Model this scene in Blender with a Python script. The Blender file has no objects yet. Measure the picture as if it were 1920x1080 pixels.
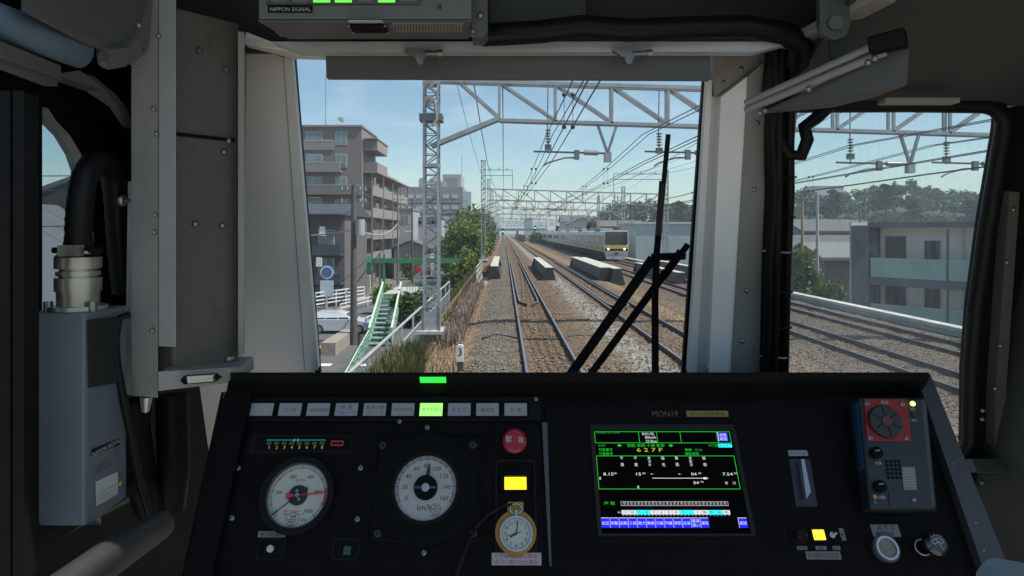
import bpy, math, random
import numpy as np
from mathutils import Vector, Matrix
from mathutils.geometry import tessellate_polygon
random.seed(7); rng = np.random.default_rng(7)
SC = bpy.context.scene; COL = SC.collection
R = math.radians
# ---------------------------------------------------------------- camera, sky, sun, exposure
F = 1180.0; CZ = 2.86          # focal length in photo pixels, eye height above the rail heads
cam = bpy.data.cameras.new('camera'); co = bpy.data.objects.new('camera', cam); COL.objects.link(co)
cam.sensor_width = 36; cam.lens = 36*F/1920; cam.shift_x = 15/1920; cam.shift_y = -105/1920
cam.clip_start = 0.05; cam.clip_end = 5000
co.location = (0, 0, CZ); co.rotation_euler = (R(90), 0, 0); SC.camera = co
SUN_AZ, SUN_EL = 104, 57
w = bpy.data.worlds.new('World'); SC.world = w; w.use_nodes = True
nt = w.node_tree; nt.nodes.clear()
out = nt.nodes.new('ShaderNodeOutputWorld'); bg = nt.nodes.new('ShaderNodeBackground'); sky = nt.nodes.new('ShaderNodeTexSky')
sky.sky_type = 'NISHITA'; sky.sun_disc = False; sky.sun_elevation = R(SUN_EL); sky.sun_rotation = R(SUN_AZ)
sky.air_density = 1.0; sky.dust_density = 0.6; sky.ozone_density = 1.6
bg.inputs['Strength'].default_value = 0.095
tc = nt.nodes.new('ShaderNodeTexCoord'); mp = nt.nodes.new('ShaderNodeMapping'); mp.inputs['Scale'].default_value = (3, 3, 11)
nz = nt.nodes.new('ShaderNodeTexNoise'); nz.inputs['Scale'].default_value = 1.7; nz.inputs['Detail'].default_value = 7; nz.inputs['Roughness'].default_value = .55
rp = nt.nodes.new('ShaderNodeValToRGB'); rp.color_ramp.elements[0].position = .5; rp.color_ramp.elements[1].position = .78
sx = nt.nodes.new('ShaderNodeSeparateXYZ'); mr = nt.nodes.new('ShaderNodeMapRange')
mr.inputs['From Min'].default_value = 0.0; mr.inputs['From Max'].default_value = .35; mr.inputs['To Min'].default_value = .6; mr.inputs['To Max'].default_value = .04
mul = nt.nodes.new('ShaderNodeMath'); mul.operation = 'MULTIPLY'
mx = nt.nodes.new('ShaderNodeMix'); mx.data_type = 'RGBA'; mx.inputs['B'].default_value = (7.4, 7.7, 8.0, 1)
L = nt.links.new
L(tc.outputs['Generated'], mp.inputs['Vector']); L(mp.outputs['Vector'], nz.inputs['Vector']); L(nz.outputs['Fac'], rp.inputs['Fac'])
L(tc.outputs['Generated'], sx.inputs['Vector']); L(sx.outputs['Z'], mr.inputs['Value']); L(rp.outputs['Color'], mul.inputs[0]); L(mr.outputs['Result'], mul.inputs[1])
L(mul.outputs['Value'], mx.inputs['Factor']); L(sky.outputs['Color'], mx.inputs['A']); tn = nt.nodes.new('ShaderNodeMix'); tn.data_type = 'RGBA'; tn.blend_type = 'MULTIPLY'; tn.inputs['Factor'].default_value = 1; tn.inputs['B'].default_value = (.94, 1.01, .945, 1)
L(mx.outputs['Result'], tn.inputs['A']); L(tn.outputs['Result'], bg.inputs['Color']); L(bg.outputs['Background'], out.inputs['Surface'])
sl = bpy.data.lights.new('sun', 'SUN'); sl.energy = 3.6; sl.angle = R(.5); sl.color = (1, .95, .87)
so = bpy.data.objects.new('sun', sl); COL.objects.link(so)
sd = Vector((math.sin(R(SUN_AZ))*math.cos(R(SUN_EL)), math.cos(R(SUN_AZ))*math.cos(R(SUN_EL)), math.sin(R(SUN_EL))))
so.rotation_euler = sd.to_track_quat('Z', 'Y').to_euler(); so.location = (0, 0, 60)
SC.view_settings.view_transform = 'Standard'; SC.view_settings.look = 'None'; SC.view_settings.exposure = 0.7; SC.view_settings.gamma = 1
try:
    SC.cycles.max_bounces = 10; SC.cycles.diffuse_bounces = 5; SC.cycles.transparent_max_bounces = 16
except Exception: pass

# ---------------------------------------------------------------- materials
M = {}
def mat(name, col, rough=.55, metal=0, var=.12, scale=6, bump=0, bscale=60, emit=0, spec=.5, stretch=None, coat=0, speck=0, spscale=45):
    if name in M: return M[name]
    m = bpy.data.materials.new(name); m.use_nodes = True; t = m.node_tree; b = t.nodes['Principled BSDF']
    b.inputs['Roughness'].default_value = rough; b.inputs['Metallic'].default_value = metal; b.inputs['Specular IOR Level'].default_value = spec
    if coat: b.inputs['Coat Weight'].default_value = coat; b.inputs['Coat Roughness'].default_value = .08
    c = (*col, 1)
    if emit:
        b.inputs['Base Color'].default_value = (col[0]*.3, col[1]*.3, col[2]*.3, 1); b.inputs['Emission Color'].default_value = c; b.inputs['Emission Strength'].default_value = emit
    elif var:
        tcx = t.nodes.new('ShaderNodeTexCoord'); mpp = t.nodes.new('ShaderNodeMapping')
        if stretch: mpp.inputs['Scale'].default_value = stretch
        n = t.nodes.new('ShaderNodeTexNoise'); n.inputs['Scale'].default_value = scale; n.inputs['Detail'].default_value = 6; n.inputs['Roughness'].default_value = .62
        r = t.nodes.new('ShaderNodeMapRange'); r.inputs['From Min'].default_value = .3; r.inputs['From Max'].default_value = .7
        r.inputs['To Min'].default_value = 1-var; r.inputs['To Max'].default_value = 1+var
        h = t.nodes.new('ShaderNodeVectorMath'); h.operation = 'SCALE'; h.inputs[0].default_value = col
        t.links.new(tcx.outputs['Object'], mpp.inputs['Vector']); t.links.new(mpp.outputs['Vector'], n.inputs['Vector']); t.links.new(n.outputs['Fac'], r.inputs['Value'])
        t.links.new(r.outputs['Result'], h.inputs['Scale']); t.links.new(h.outputs['Vector'], b.inputs['Base Color'])
        if speck:      # small scuffs and grime spots of the paint itself
            n3 = t.nodes.new('ShaderNodeTexNoise'); n3.inputs['Scale'].default_value = spscale; n3.inputs['Detail'].default_value = 4; n3.inputs['Roughness'].default_value = .75
            n4 = t.nodes.new('ShaderNodeTexNoise'); n4.inputs['Scale'].default_value = 5; m4 = t.nodes.new('ShaderNodeMath'); m4.operation = 'MULTIPLY'
            r3 = t.nodes.new('ShaderNodeMapRange'); r3.inputs['From Min'].default_value = .52; r3.inputs['From Max'].default_value = .72; r3.inputs['To Max'].default_value = speck
            r4 = t.nodes.new('ShaderNodeMapRange'); r4.inputs['From Min'].default_value = .42; r4.inputs['From Max'].default_value = .62
            mm = t.nodes.new('ShaderNodeMix'); mm.data_type = 'RGBA'; mm.inputs['B'].default_value = (col[0]*.35, col[1]*.32, col[2]*.28, 1)
            for q in (n3, n4): t.links.new(mpp.outputs['Vector'], q.inputs['Vector'])
            t.links.new(n3.outputs['Fac'], r3.inputs['Value']); t.links.new(n4.outputs['Fac'], r4.inputs['Value']); t.links.new(r3.outputs['Result'], m4.inputs[0]); t.links.new(r4.outputs['Result'], m4.inputs[1])
            t.links.new(m4.outputs[0], mm.inputs['Factor']); t.links.new(h.outputs['Vector'], mm.inputs['A']); t.links.new(mm.outputs['Result'], b.inputs['Base Color'])
        rr = t.nodes.new('ShaderNodeMapRange'); rr.inputs['To Min'].default_value = max(.02, rough-.12); rr.inputs['To Max'].default_value = min(1, rough+.12)
        t.links.new(n.outputs['Fac'], rr.inputs['Value']); t.links.new(rr.outputs['Result'], b.inputs['Roughness'])
        if bump:
            n2 = t.nodes.new('ShaderNodeTexNoise'); n2.inputs['Scale'].default_value = bscale; n2.inputs['Detail'].default_value = 3
            bp = t.nodes.new('ShaderNodeBump'); bp.inputs['Strength'].default_value = bump; bp.inputs['Distance'].default_value = .02
            t.links.new(mpp.outputs['Vector'], n2.inputs['Vector']); t.links.new(n2.outputs['Fac'], bp.inputs['Height']); t.links.new(bp.outputs['Normal'], b.inputs['Normal'])
    else: b.inputs['Base Color'].default_value = c
    M[name] = m; return m
def glass(name, tint=(1, 1, 1), refl=.05, dirt=0.0):
    if name in M: return M[name]
    m = bpy.data.materials.new(name); m.use_nodes = True; t = m.node_tree; t.nodes.clear()
    o = t.nodes.new('ShaderNodeOutputMaterial'); tr = t.nodes.new('ShaderNodeBsdfTransparent'); tr.inputs['Color'].default_value = (*tint, 1)
    gl = t.nodes.new('ShaderNodeBsdfGlossy'); gl.inputs['Roughness'].default_value = .02; mxs = t.nodes.new('ShaderNodeMixShader'); mxs.inputs['Fac'].default_value = refl
    t.links.new(tr.outputs[0], mxs.inputs[1]); t.links.new(gl.outputs[0], mxs.inputs[2]); last = mxs
    if dirt:
        df = t.nodes.new('ShaderNodeBsdfTranslucent'); df.inputs['Color'].default_value = (.8, .8, .8, 1)
        m2 = t.nodes.new('ShaderNodeMixShader'); tcx = t.nodes.new('ShaderNodeTexCoord'); mpp = t.nodes.new('ShaderNodeMapping'); mpp.inputs['Scale'].default_value = (90, 90, 1.2)
        n = t.nodes.new('ShaderNodeTexNoise'); n.inputs['Scale'].default_value = 1.6; n.inputs['Detail'].default_value = 2
        r = t.nodes.new('ShaderNodeMapRange'); r.inputs['From Min'].default_value = .35; r.inputs['From Max'].default_value = .8; r.inputs['To Min'].default_value = dirt*.5; r.inputs['To Max'].default_value = dirt*1.6
        t.links.new(tcx.outputs['Object'], mpp.inputs['Vector']); t.links.new(mpp.outputs['Vector'], n.inputs['Vector']); t.links.new(n.outputs['Fac'], r.inputs['Value']); t.links.new(r.outputs['Result'], m2.inputs['Fac'])
        t.links.new(last.outputs[0], m2.inputs[1]); t.links.new(df.outputs[0], m2.inputs[2]); last = m2
    t.links.new(last.outputs[0], o.inputs['Surface']); M[name] = m; return m

# ---------------------------------------------------------------- mesh builder
V = Vector
def P(px, py, D): return V(((px-945)*D/F, D, CZ-(py-435)*D/F))      # a point seen at a photo pixel, D metres ahead
class MB:
    def __init__(s): s.v = []; s.f = []; s.m = []; s.mats = []; s.sm = []
    def mi(s, m):
        if m not in s.mats: s.mats.append(m)
        return s.mats.index(m)
    def add(s, vs, fs, m, smooth=False):
        b = len(s.v); k = s.mi(m); s.v += [tuple(x) for x in vs]
        for f in fs: s.f.append([b+i for i in f]); s.m.append(k); s.sm.append(smooth)
        return s
    def quad(s, a, b, c, d, m): return s.add([a, b, c, d], [[0, 1, 2, 3]], m)
    def box(s, c, size, m, rz=0, ax=None):
        x, y, z = (k/2 for k in size); rot = Matrix.Rotation(rz, 3, 'Z') if ax is None else ax
        vs = [V(c)+rot @ V((i*x, j*y, k*z)) for k in (-1, 1) for j in (-1, 1) for i in (-1, 1)]
        return s.add(vs, [[0, 2, 3, 1], [4, 5, 7, 6], [0, 1, 5, 4], [2, 6, 7, 3], [0, 4, 6, 2], [1, 3, 7, 5]], m)
    def b2(s, lo, hi, m): return s.box([(a+b)/2 for a, b in zip(lo, hi)], [abs(b-a) for a, b in zip(lo, hi)], m)
    def bar(s, p, q, wd, ht, m, up=V((0, 0, 1))):
        p, q = V(p), V(q); d = (q-p); l = d.length
        if l < 1e-6: return s
        d /= l; sd_ = d.cross(up)
        if sd_.length < 1e-4: sd_ = d.cross(V((1, 0, 0)))
        sd_.normalize(); u = sd_.cross(d)
        return s.box((p+q)/2, (wd, l, ht), m, ax=Matrix((sd_, d, u)).transposed())
    def tube(s, pts, r, m, n=8, cap=True):
        pts = [V(p) for p in pts]; rs = r if isinstance(r, (list, tuple)) else [r]*len(pts); vs = []; fs = []; prev = None
        for i, p in enumerate(pts):
            t = (pts[min(i+1, len(pts)-1)]-pts[max(i-1, 0)]).normalized()
            if prev is None:
                a = t.cross(V((0, 0, 1))); a = a if a.length > .01 else t.cross(V((1, 0, 0))); a.normalize()
            else: a = (prev-t*prev.dot(t)).normalized()
            prev = a; b = t.cross(a)
            vs += [p+(a*math.cos(2*math.pi*k/n)+b*math.sin(2*math.pi*k/n))*rs[i] for k in range(n)]
        for i in range(len(pts)-1):
            fs += [[i*n+k, i*n+(k+1) % n, (i+1)*n+(k+1) % n, (i+1)*n+k] for k in range(n)]
        s.add(vs, fs, m, n > 5)
        if cap: s.add([vs[k] for k in range(n)], [list(range(n))[::-1]], m); s.add(vs[-n:], [list(range(n))], m)
        return s
    def prism(s, outer, vec, m, holes=(), msides=None):
        vec = V(vec); loops = [[V(p) for p in outer]]+[[V(p) for p in h] for h in holes]; flat = [p for l in loops for p in l]
        tris = tessellate_polygon(loops); n = len(flat)
        s.add(flat, [list(t) for t in tris], m); s.add([p+vec for p in flat], [list(t) for t in tris], m)
        for l in loops:
            k = len(l); s.add(l+[p+vec for p in l], [[i, (i+1) % k, k+(i+1) % k, k+i] for i in range(k)], msides or m)
        return s
    def sphere(s, c, r, m, nu=12, nv=8, sc=(1, 1, 1)):
        vs = []; fs = []
        for j in range(nv+1):
            th = math.pi*j/nv
            for i in range(nu):
                a = 2*math.pi*i/nu; vs.append(V(c)+V((math.sin(th)*math.cos(a)*sc[0], math.sin(th)*math.sin(a)*sc[1], math.cos(th)*sc[2]))*r)
        for j in range(nv): fs += [[j*nu+i, j*nu+(i+1) % nu, (j+1)*nu+(i+1) % nu, (j+1)*nu+i] for i in range(nu)]
        return s.add(vs, fs, m, True)
    def text(s, body, o, u, v, m, w=None, h=None, off=0.0):
        """lettering centred on o, reading along u, upright along v; w = total width, h = glyph height"""
        key = body
        if key not in TX:
            c = bpy.data.curves.new('lettering', 'FONT'); c.body = body; c.resolution_u = 2; ob = bpy.data.objects.new('lettering', c)
            me = bpy.data.meshes.new_from_object(ob); TX[key] = ([tuple(x.co) for x in me.vertices], [list(p.vertices) for p in me.polygons])
            bpy.data.objects.remove(ob); bpy.data.curves.remove(c); bpy.data.meshes.remove(me)
        vs, fs = TX[key]
        if not vs: return s
        x0 = min(p[0] for p in vs); x1 = max(p[0] for p in vs); y0 = min(p[1] for p in vs); y1 = max(p[1] for p in vs)
        ky = (h/(y1-y0)) if h else w/(x1-x0); kx = (w/(x1-x0)) if w else ky
        u = V(u).normalized(); v = V(v).normalized(); nn = u.cross(v)
        return s.add([V(o)+u*((p[0]-(x0+x1)/2)*kx)+v*((p[1]-(y0+y1)/2)*ky)+nn*off for p in vs], fs, m)
    def build(s, name, parent=None, label=None, cat=None, group=None, kind=None, origin=None, bevel=0):
        me = bpy.data.meshes.new(name)
        arr = np.array(s.v, dtype=float).reshape(-1, 3)
        if parent is not None: org = V(parent['_o']); loc = V((0, 0, 0))
        else:
            org = V(origin) if origin is not None else V(((arr[:, 0].min()+arr[:, 0].max())/2, (arr[:, 1].min()+arr[:, 1].max())/2, arr[:, 2].min())); loc = org
        arr = arr-np.array(org)
        me.from_pydata([tuple(x) for x in arr], [], s.f)
        me.polygons.foreach_set('material_index', s.m); me.polygons.foreach_set('use_smooth', s.sm)
        for m in s.mats: me.materials.append(m)
        me.update()
        o = bpy.data.objects.new(name, me); COL.objects.link(o); o.location = loc; o['_o'] = tuple(org)
        if parent is not None: o.parent = parent
        if bevel:
            b = o.modifiers.new('edge', 'BEVEL'); b.width = bevel; b.segments = 2; b.limit_method = 'ANGLE'; b.angle_limit = R(40)
        tag(o, label, cat, group, kind); return o
TX = {}
def tag(o, label=None, cat=None, group=None, kind=None):
    if label: o['label'] = label
    if cat: o['category'] = cat
    if group: o['group'] = group
    if kind: o['kind'] = kind
    return o
def thing(name, loc, label, cat, group=None):
    o = bpy.data.objects.new(name, None); COL.objects.link(o); o.location = loc; o['_o'] = tuple(loc); o.empty_display_size = .1
    return tag(o, label, cat, group)
def copy_tree(o, parent=None, loc=None, label=None):
    c = o.copy(); COL.objects.link(c)
    if parent is not None: c.parent = parent
    if loc is not None: c.location = loc; c['_o'] = tuple(loc)
    if label: c['label'] = label
    for ch in list(o.children): copy_tree(ch, c)
    return c
def rrect(u0, v0, u1, v1, r, n=4):
    pts = []
    for cx, cy, a0 in ((u1-r, v1-r, 0), (u0+r, v1-r, 90), (u0+r, v0+r, 180), (u1-r, v0+r, 270)):
        for k in range(n+1):
            a = R(a0+90*k/n); pts.append((cx+r*math.cos(a), cy+r*math.sin(a)))
    return pts
def circ(cu, cv, r, n=40): return [(cu+r*math.cos(2*math.pi*k/n), cv+r*math.sin(2*math.pi*k/n)) for k in range(n)]
# instrument panel plane of the driver's desk: u to the right, v up the slope, h out towards the driver
PU = V((1, 0, 0)); PV = V((0, .16, .247)).normalized(); PN = PU.cross(PV); P0 = V((0, 1.0, CZ-.547)); CAM = V((0, 0, CZ))
def puv(px, py, h=0):
    d = V(((px-945)/F, 1, -(py-435)/F)); t = (P0+PN*h-CAM).dot(PN)/d.dot(PN); q = CAM+d*t-P0-PN*h
    return q.dot(PU), q.dot(PV)
def pt(u, v, h=0): return P0+PU*u+PV*v+PN*h
def prect(x0, y0, x1, y1, h=0):
    xm, ym = (x0+x1)/2, (y0+y1)/2
    return puv(x0, ym, h)[0], puv(xm, y1, h)[1], puv(x1, ym, h)[0], puv(xm, y0, h)[1]
def pprism(mb, pts, h0, h1, m, ch=0, holes=()):
    if ch:
        cu = sum(p[0] for p in pts)/len(pts); cv = sum(p[1] for p in pts)/len(pts); hu = max(abs(p[0]-cu) for p in pts); hv = max(abs(p[1]-cv) for p in pts)
        mb.prism([pt(*p, h0) for p in pts], PN*(h1-ch-h0), m)
        top = [(cu+(p[0]-cu)*(1-ch/hu), cv+(p[1]-cv)*(1-ch/hv)) for p in pts]; n = len(pts)
        mb.add([pt(*p, h1-ch) for p in pts]+[pt(*p, h1) for p in top], [[i, (i+1) % n, n+(i+1) % n, n+i] for i in range(n)], m)
        mb.add([pt(*p, h1) for p in top], [list(range(n))], m)
    else: mb.prism([pt(*p, h0) for p in pts], PN*(h1-h0), m, holes=[[pt(*p, h0) for p in hh] for hh in holes])
    return mb
def ptext(mb, body, px, py, m, wpx=None, hpx=None, h=.002):
    u, v = puv(px, py, h); k = (pt(u, v, h)-CAM).y/F
    return mb.text(body, pt(u, v, h), PU, PV, m, w=wpx*k if wpx else None, h=hpx*k*1.02 if hpx else None)
def pk(px, py, h=0): u, v = puv(px, py, h); return pt(u, v, h).y/F       # metres per photo pixel there
def screw(mb, px, py, h, m, rpx=5):
    u, v = puv(px, py, h); r = rpx*pk(px, py, h)
    pprism(mb, circ(u, v, r, 12), h-.002, h+.0018, m, ch=.0012); a = random.uniform(0, 3)
    mb.bar(pt(u-r*.6*math.cos(a), v-r*.6*math.sin(a), h+.0019), pt(u+r*.6*math.cos(a), v+r*.6*math.sin(a), h+.0019), r*.3, .0006, BLACK, up=PN)
BLACK = mat('black_gap', (.004, .004, .004), .6, var=0, spec=.1)
# ---------------------------------------------------------------- ground, trackbed, road
LG, RG = -4.3, -3.6      # street level left and right of the railway bank
g_m = mat('ground_soil', (.16, .15, .14), .95, var=.35, scale=.35, bump=.3, bscale=3)
def strip(mb, prof, ys, m):
    n = len(prof); vs = [(x, y, z) for y in ys for x, z in prof]; fs = []
    for j in range(len(ys)-1): fs += [[j*n+i, j*n+i+1, (j+1)*n+i+1, (j+1)*n+i] for i in range(n-1)]
    return mb.add(vs, fs, m)
mb = MB(); strip(mb, [(-1500, LG), (-200, LG), (-5.2, LG), (-2.9, -.95), (-2.4, -.75), (15.9, -1.3), (16.1, RG), (200, RG), (1500, RG)], [-60, 100, 400, 900, 2500], g_m)
mb.build('ground', kind='structure', label='bare grey ground on both sides of the railway bank', origin=(0, 0, 0))
# ballast: real-world zones of grey and rusty stones laid along the tracks
def ballast_mat():
    m = bpy.data.materials.new('ballast'); m.use_nodes = True; t = m.node_tree; b = t.nodes['Principled BSDF']; b.inputs['Roughness'].default_value = .95; b.inputs['Specular IOR Level'].default_value = .15
    N = t.nodes.new; lk = t.links.new; tcx = N('ShaderNodeTexCoord'); vo = N('ShaderNodeTexVoronoi'); vo.inputs['Scale'].default_value = 15
    n1 = N('ShaderNodeTexNoise'); n1.inputs['Scale'].default_value = 1.3; n1.inputs['Detail'].default_value = 5
    n2 = N('ShaderNodeTexNoise'); n2.inputs['Scale'].default_value = 28; n2.inputs['Detail'].default_value = 3
    s = N('ShaderNodeSeparateXYZ'); ad = N('ShaderNodeMath'); ad.operation = 'MULTIPLY_ADD'; ad.inputs[1].default_value = .9
    lk(tcx.outputs['Object'], s.inputs[0]); lk(tcx.outputs['Object'], vo.inputs['Vector']); lk(tcx.outputs['Object'], n1.inputs['Vector']); lk(tcx.outputs['Object'], n2.inputs['Vector'])
    lk(n1.outputs['Fac'], ad.inputs[0]); lk(s.outputs['X'], ad.inputs[2])
    mr_ = N('ShaderNodeMapRange'); mr_.inputs['From Min'].default_value = -3; mr_.inputs['From Max'].default_value = 17; lk(ad.outputs[0], mr_.inputs['Value'])
    cr = N('ShaderNodeValToRGB'); e = cr.color_ramp.elements; e.remove(e[1])
    brown = (.150, .102, .068, 1); grey = (.135, .122, .10, 1); light = (.25, .235, .21, 1); tan = (.24, .165, .10, 1)
    def stop(x, c): el = cr.color_ramp.elements.new((x+.45+3)/20); el.color = c
    cr.color_ramp.elements[0].position = 0; cr.color_ramp.elements[0].color = tan
    for x, c in ((-1.0, tan), (-.75, grey), (.1, grey), (.45, brown), (2.1, brown), (2.7, (.17, .13, .095, 1)), (3.0, light), (3.45, light), (3.85, brown), (5.3, brown), (6.2, tan), (7.6, (.19, .14, .09, 1)), (8.5, (.145, .11, .085, 1)), (9.6, (.125, .095, .075, 1)), (14.2, (.125, .095, .075, 1)), (15.2, grey)): stop(x, c)
    lk(mr_.outputs['Result'], cr.inputs['Fac'])
    sv = N('ShaderNodeSeparateColor'); lk(vo.outputs['Color'], sv.inputs[0])
    r1 = N('ShaderNodeMapRange'); r1.inputs['To Min'].default_value = .5; r1.inputs['To Max'].default_value = 1.6; lk(sv.outputs[0], r1.inputs['Value'])
    r2 = N('ShaderNodeMapRange'); r2.inputs['From Min'].default_value = .3; r2.inputs['From Max'].default_value = .7; r2.inputs['To Min'].default_value = .75; r2.inputs['To Max'].default_value = 1.25; lk(n2.outputs['Fac'], r2.inputs['Value'])
    mm = N('ShaderNodeMath'); mm.operation = 'MULTIPLY'; lk(r1.outputs[0], mm.inputs[0]); lk(r2.outputs[0], mm.inputs[1])
    sc_ = N('ShaderNodeVectorMath'); sc_.operation = 'SCALE'; lk(cr.outputs['Color'], sc_.inputs[0]); lk(mm.outputs[0], sc_.inputs['Scale']); lk(sc_.outputs['Vector'], b.inputs['Base Color'])
    bp = N('ShaderNodeBump'); bp.inputs['Strength'].default_value = 1; bp.inputs['Distance'].default_value = .05; bp.invert = True; lk(vo.outputs['Distance'], bp.inputs['Height']); lk(bp.outputs['Normal'], b.inputs['Normal'])
    return m
bal = ballast_mat(); mb = MB()
ys = [-20]+list(np.arange(4, 60, .5))+list(np.arange(60, 200, 5))+[300, 500, 900]
xs = [(-2.7, -.7), (-2.0, -.5), (-1.3, -.3), (-.8, -.16), (-.2, -.13), (.3, -.12), (.55, -.13), (1.04, -.15), (1.5, -.13), (2, -.11), (2.6, -.1), (3.2, -.1), (3.8, -.11), (4.05, -.13), (4.57, -.15), (5.05, -.13), (5.6, -.12), (6.3, -.16), (7.4, -.55), (8.6, -.72), (10.1, -.74), (10.65, -.76), (11.2, -.74), (12.2, -.7), (13.2, -.74), (13.7, -.76), (14.3, -.74), (15.55, -.75)]
n = len(xs); vs = []; fs = []
for y in ys:
    for x, z in xs:
        j = .025 if -10 < y < 60 else 0
        vs.append((x, y, z+random.uniform(-j, j)))
for k in range(len(ys)-1): fs += [[k*n+i, k*n+i+1, (k+1)*n+i+1, (k+1)*n+i] for i in range(n-1)]
mb.add(vs, fs, bal, True); mb.build('trackbed', kind='structure', label='stone ballast of the four tracks, rusty brown and grey', origin=(0, 0, 0))
asph = mat('asphalt', (.11, .11, .115), .9, var=.18, scale=1.5, bump=.15, bscale=30)
mb = MB(); mb.prism([(-15.2, 4, LG+.004), (-6.6, 4, LG+.004), (-6.2, 60, LG+.004), (-6.0, 120, LG+.004), (-8.5, 300, LG+.004), (-12, 300, LG+.004), (-12.5, 120, LG+.004), (-14.8, 60, LG+.004)], (0, 0, -.05), asph)
mb.build('road', kind='structure', label='grey asphalt street running along the foot of the bank', origin=(0, 0, LG))
wpaint = mat('road_paint', (.75, .75, .72), .7, var=.2, scale=5); opaint = mat('orange_paint', (.75, .25, .06), .7, var=.2, scale=5)
def mark(pts, m, name, label, cat='road marking', grp=None):
    b = MB(); b.prism([(x, y, LG+.010) for x, y in pts], (0, 0, .004), m); return b.build(name, label=label, cat=cat, group=grp)
mark([(-11.9, 47), (-11.75, 47), (-9.9, 78), (-10.05, 78)], wpaint, 'edge_line', 'white line painted along the street toward the green height gate')
mark([(-10.9, 33.6), (-9.3, 33.6), (-9.3, 34.2), (-10.9, 34.2)], wpaint, 'stop_line', 'short white bar painted on the street before the dark pole')
mark([(-8.1, 33.6), (-7.2, 33.6), (-7.2, 34.1), (-8.1, 34.1)], wpaint, 'stop_line', 'shorter white bar painted on the street beside the green stair')
# ---------------------------------------------------------------- tracks
rust = mat('rail_side', (.10, .065, .05), .8, var=.3, scale=12, stretch=(1, .15, 1)); rtop = mat('rail_head', (.42, .38, .39), .32, metal=.85, var=.1, scale=3, stretch=(4, .1, 1))
slp = mat('sleeper_concrete', (.17, .13, .10), .95, var=.3, scale=9, bump=.3)
def rail(parent, x, z, y0, y1, name='rail', kinks=None):
    b = MB(); path = [(x, y0), (x, y1)] if kinks is None else kinks
    for (xa, ya), (xb, yb) in zip(path[:-1], path[1:]):
        def sec(dx0, dx1, z0, z1, m): b.prism([(xa+dx0, ya, z+z0), (xa+dx1, ya, z+z0), (xb+dx1, yb, z+z0), (xb+dx0, yb, z+z0)], (0, 0, z1-z0), m)
        sec(-.062, .062, -.15, -.135, rust); sec(-.009, .009, -.135, -.036, rust); sec(-.033, .033, -.036, -.003, rust); sec(-.026, .026, -.003, 0, rtop)
    return b.build(name, parent)
def track(xc, z, y1, label, guards=None):
    t = thing('railway_track', (xc, 0, z-.15), label, 'railway track')
    for s in (-1, 1): rail(t, xc+s*.5665, z, -15, y1)
    if guards:
        for s in (-1, 1):
            xg = xc+s*.40; rail(t, 0, z-.012, 0, 0, 'guard_rail', [(xc+s*.12, guards-.9), (xg-s*.02, guards), (xg, guards+1.5), (xg, 62)])
    b = MB()
    for i in range(int((y1+15)/.6)):
        if i*.6-15 > 200: break
        b.box((xc, -15+i*.6, z-.225), (2.0, .2, .1), slp)
    b.build('sleeper', t, kind='stuff')
    return t
track(1.04, 0, 420, 'own track straight ahead with rusty ballast and two bent guard rails', 26.2)
track(4.57, 0, 420, 'second track just right of the own track, behind the wipers', 25)
track(10.65, -.6, 420, 'third track, lower, between the plate girders and the oncoming train')
track(13.7, -.6, 420, 'fourth track carrying the oncoming silver train')
cab_m = mat('black_rubber', (.012, .012, .012), .5, var=.2, scale=20)
pts = [P(905, 622, 17.6), P(930, 617, 18.2), P(958, 621, 17.8), P(975, 624, 17.4), P(1010, 624, 17.4), P(1040, 622, 17.5), P(1075, 618, 18), P(1100, 617, 18), P(1125, 622, 17.6)]
MB().tube([V((p.x, p.y, -.1)) for p in pts], .022, cab_m, 6).build('ground_cable', label='thin black cable lying across the own track on the ballast', cat='cable')
# girders of the under-line bridge
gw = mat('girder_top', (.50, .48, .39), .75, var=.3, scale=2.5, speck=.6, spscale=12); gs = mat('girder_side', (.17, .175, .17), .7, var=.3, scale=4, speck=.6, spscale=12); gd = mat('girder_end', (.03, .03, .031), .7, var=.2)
def girder(x, y0, y1, zb, label, wd=.5, ht=.82):
    t = thing('bridge_girder', (x, (y0+y1)/2, zb), label, 'girder', 'plate girders of the railway bridge')
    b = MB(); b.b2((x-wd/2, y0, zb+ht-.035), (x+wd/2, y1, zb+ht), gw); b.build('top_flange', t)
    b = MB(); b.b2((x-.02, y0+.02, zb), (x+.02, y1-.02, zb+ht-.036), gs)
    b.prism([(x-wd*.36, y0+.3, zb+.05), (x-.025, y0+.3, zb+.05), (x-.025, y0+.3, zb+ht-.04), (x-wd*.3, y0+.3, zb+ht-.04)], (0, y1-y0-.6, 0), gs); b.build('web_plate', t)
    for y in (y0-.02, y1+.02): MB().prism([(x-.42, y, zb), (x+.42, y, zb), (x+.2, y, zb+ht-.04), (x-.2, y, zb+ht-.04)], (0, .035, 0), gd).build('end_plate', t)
    b = MB(); b.b2((x-.45, y0-.1, zb-.2), (x+.45, y1, zb-.003), gd); b.build('bottom_flange', t)
    return t
girder(2.77, 38.5, 54, -.12, 'cream topped plate girder standing between the own track and second track')
girder(-.62, 40, 56, -.12, 'cream topped plate girder left of the own track beside the walkway')
girder(6.15, 38.5, 55, -.12, 'left one of the two side by side girders right of the second track', .6)
girder(6.85, 38.0, 55, -.16, 'right one of the two side by side girders, brown end plate facing the cab', .55)
girder(12.1, 43, 57, -.72, 'cream topped girder between the third and fourth tracks, seen behind the wiper', .55)
girder(15.1, 48, 66, -.72, 'long cream topped girder at the outer edge, nearest the pale blue shed', .55)
t = thing('inspection_walkway', (-1.35, 43, -.3), 'pale yellow inspection walkway with railing left of the girder', 'walkway')
MB().b2((-1.62, 37, -.32), (-1.0, 46, -.24), gw).build('deck', t)
b = MB()
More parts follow.
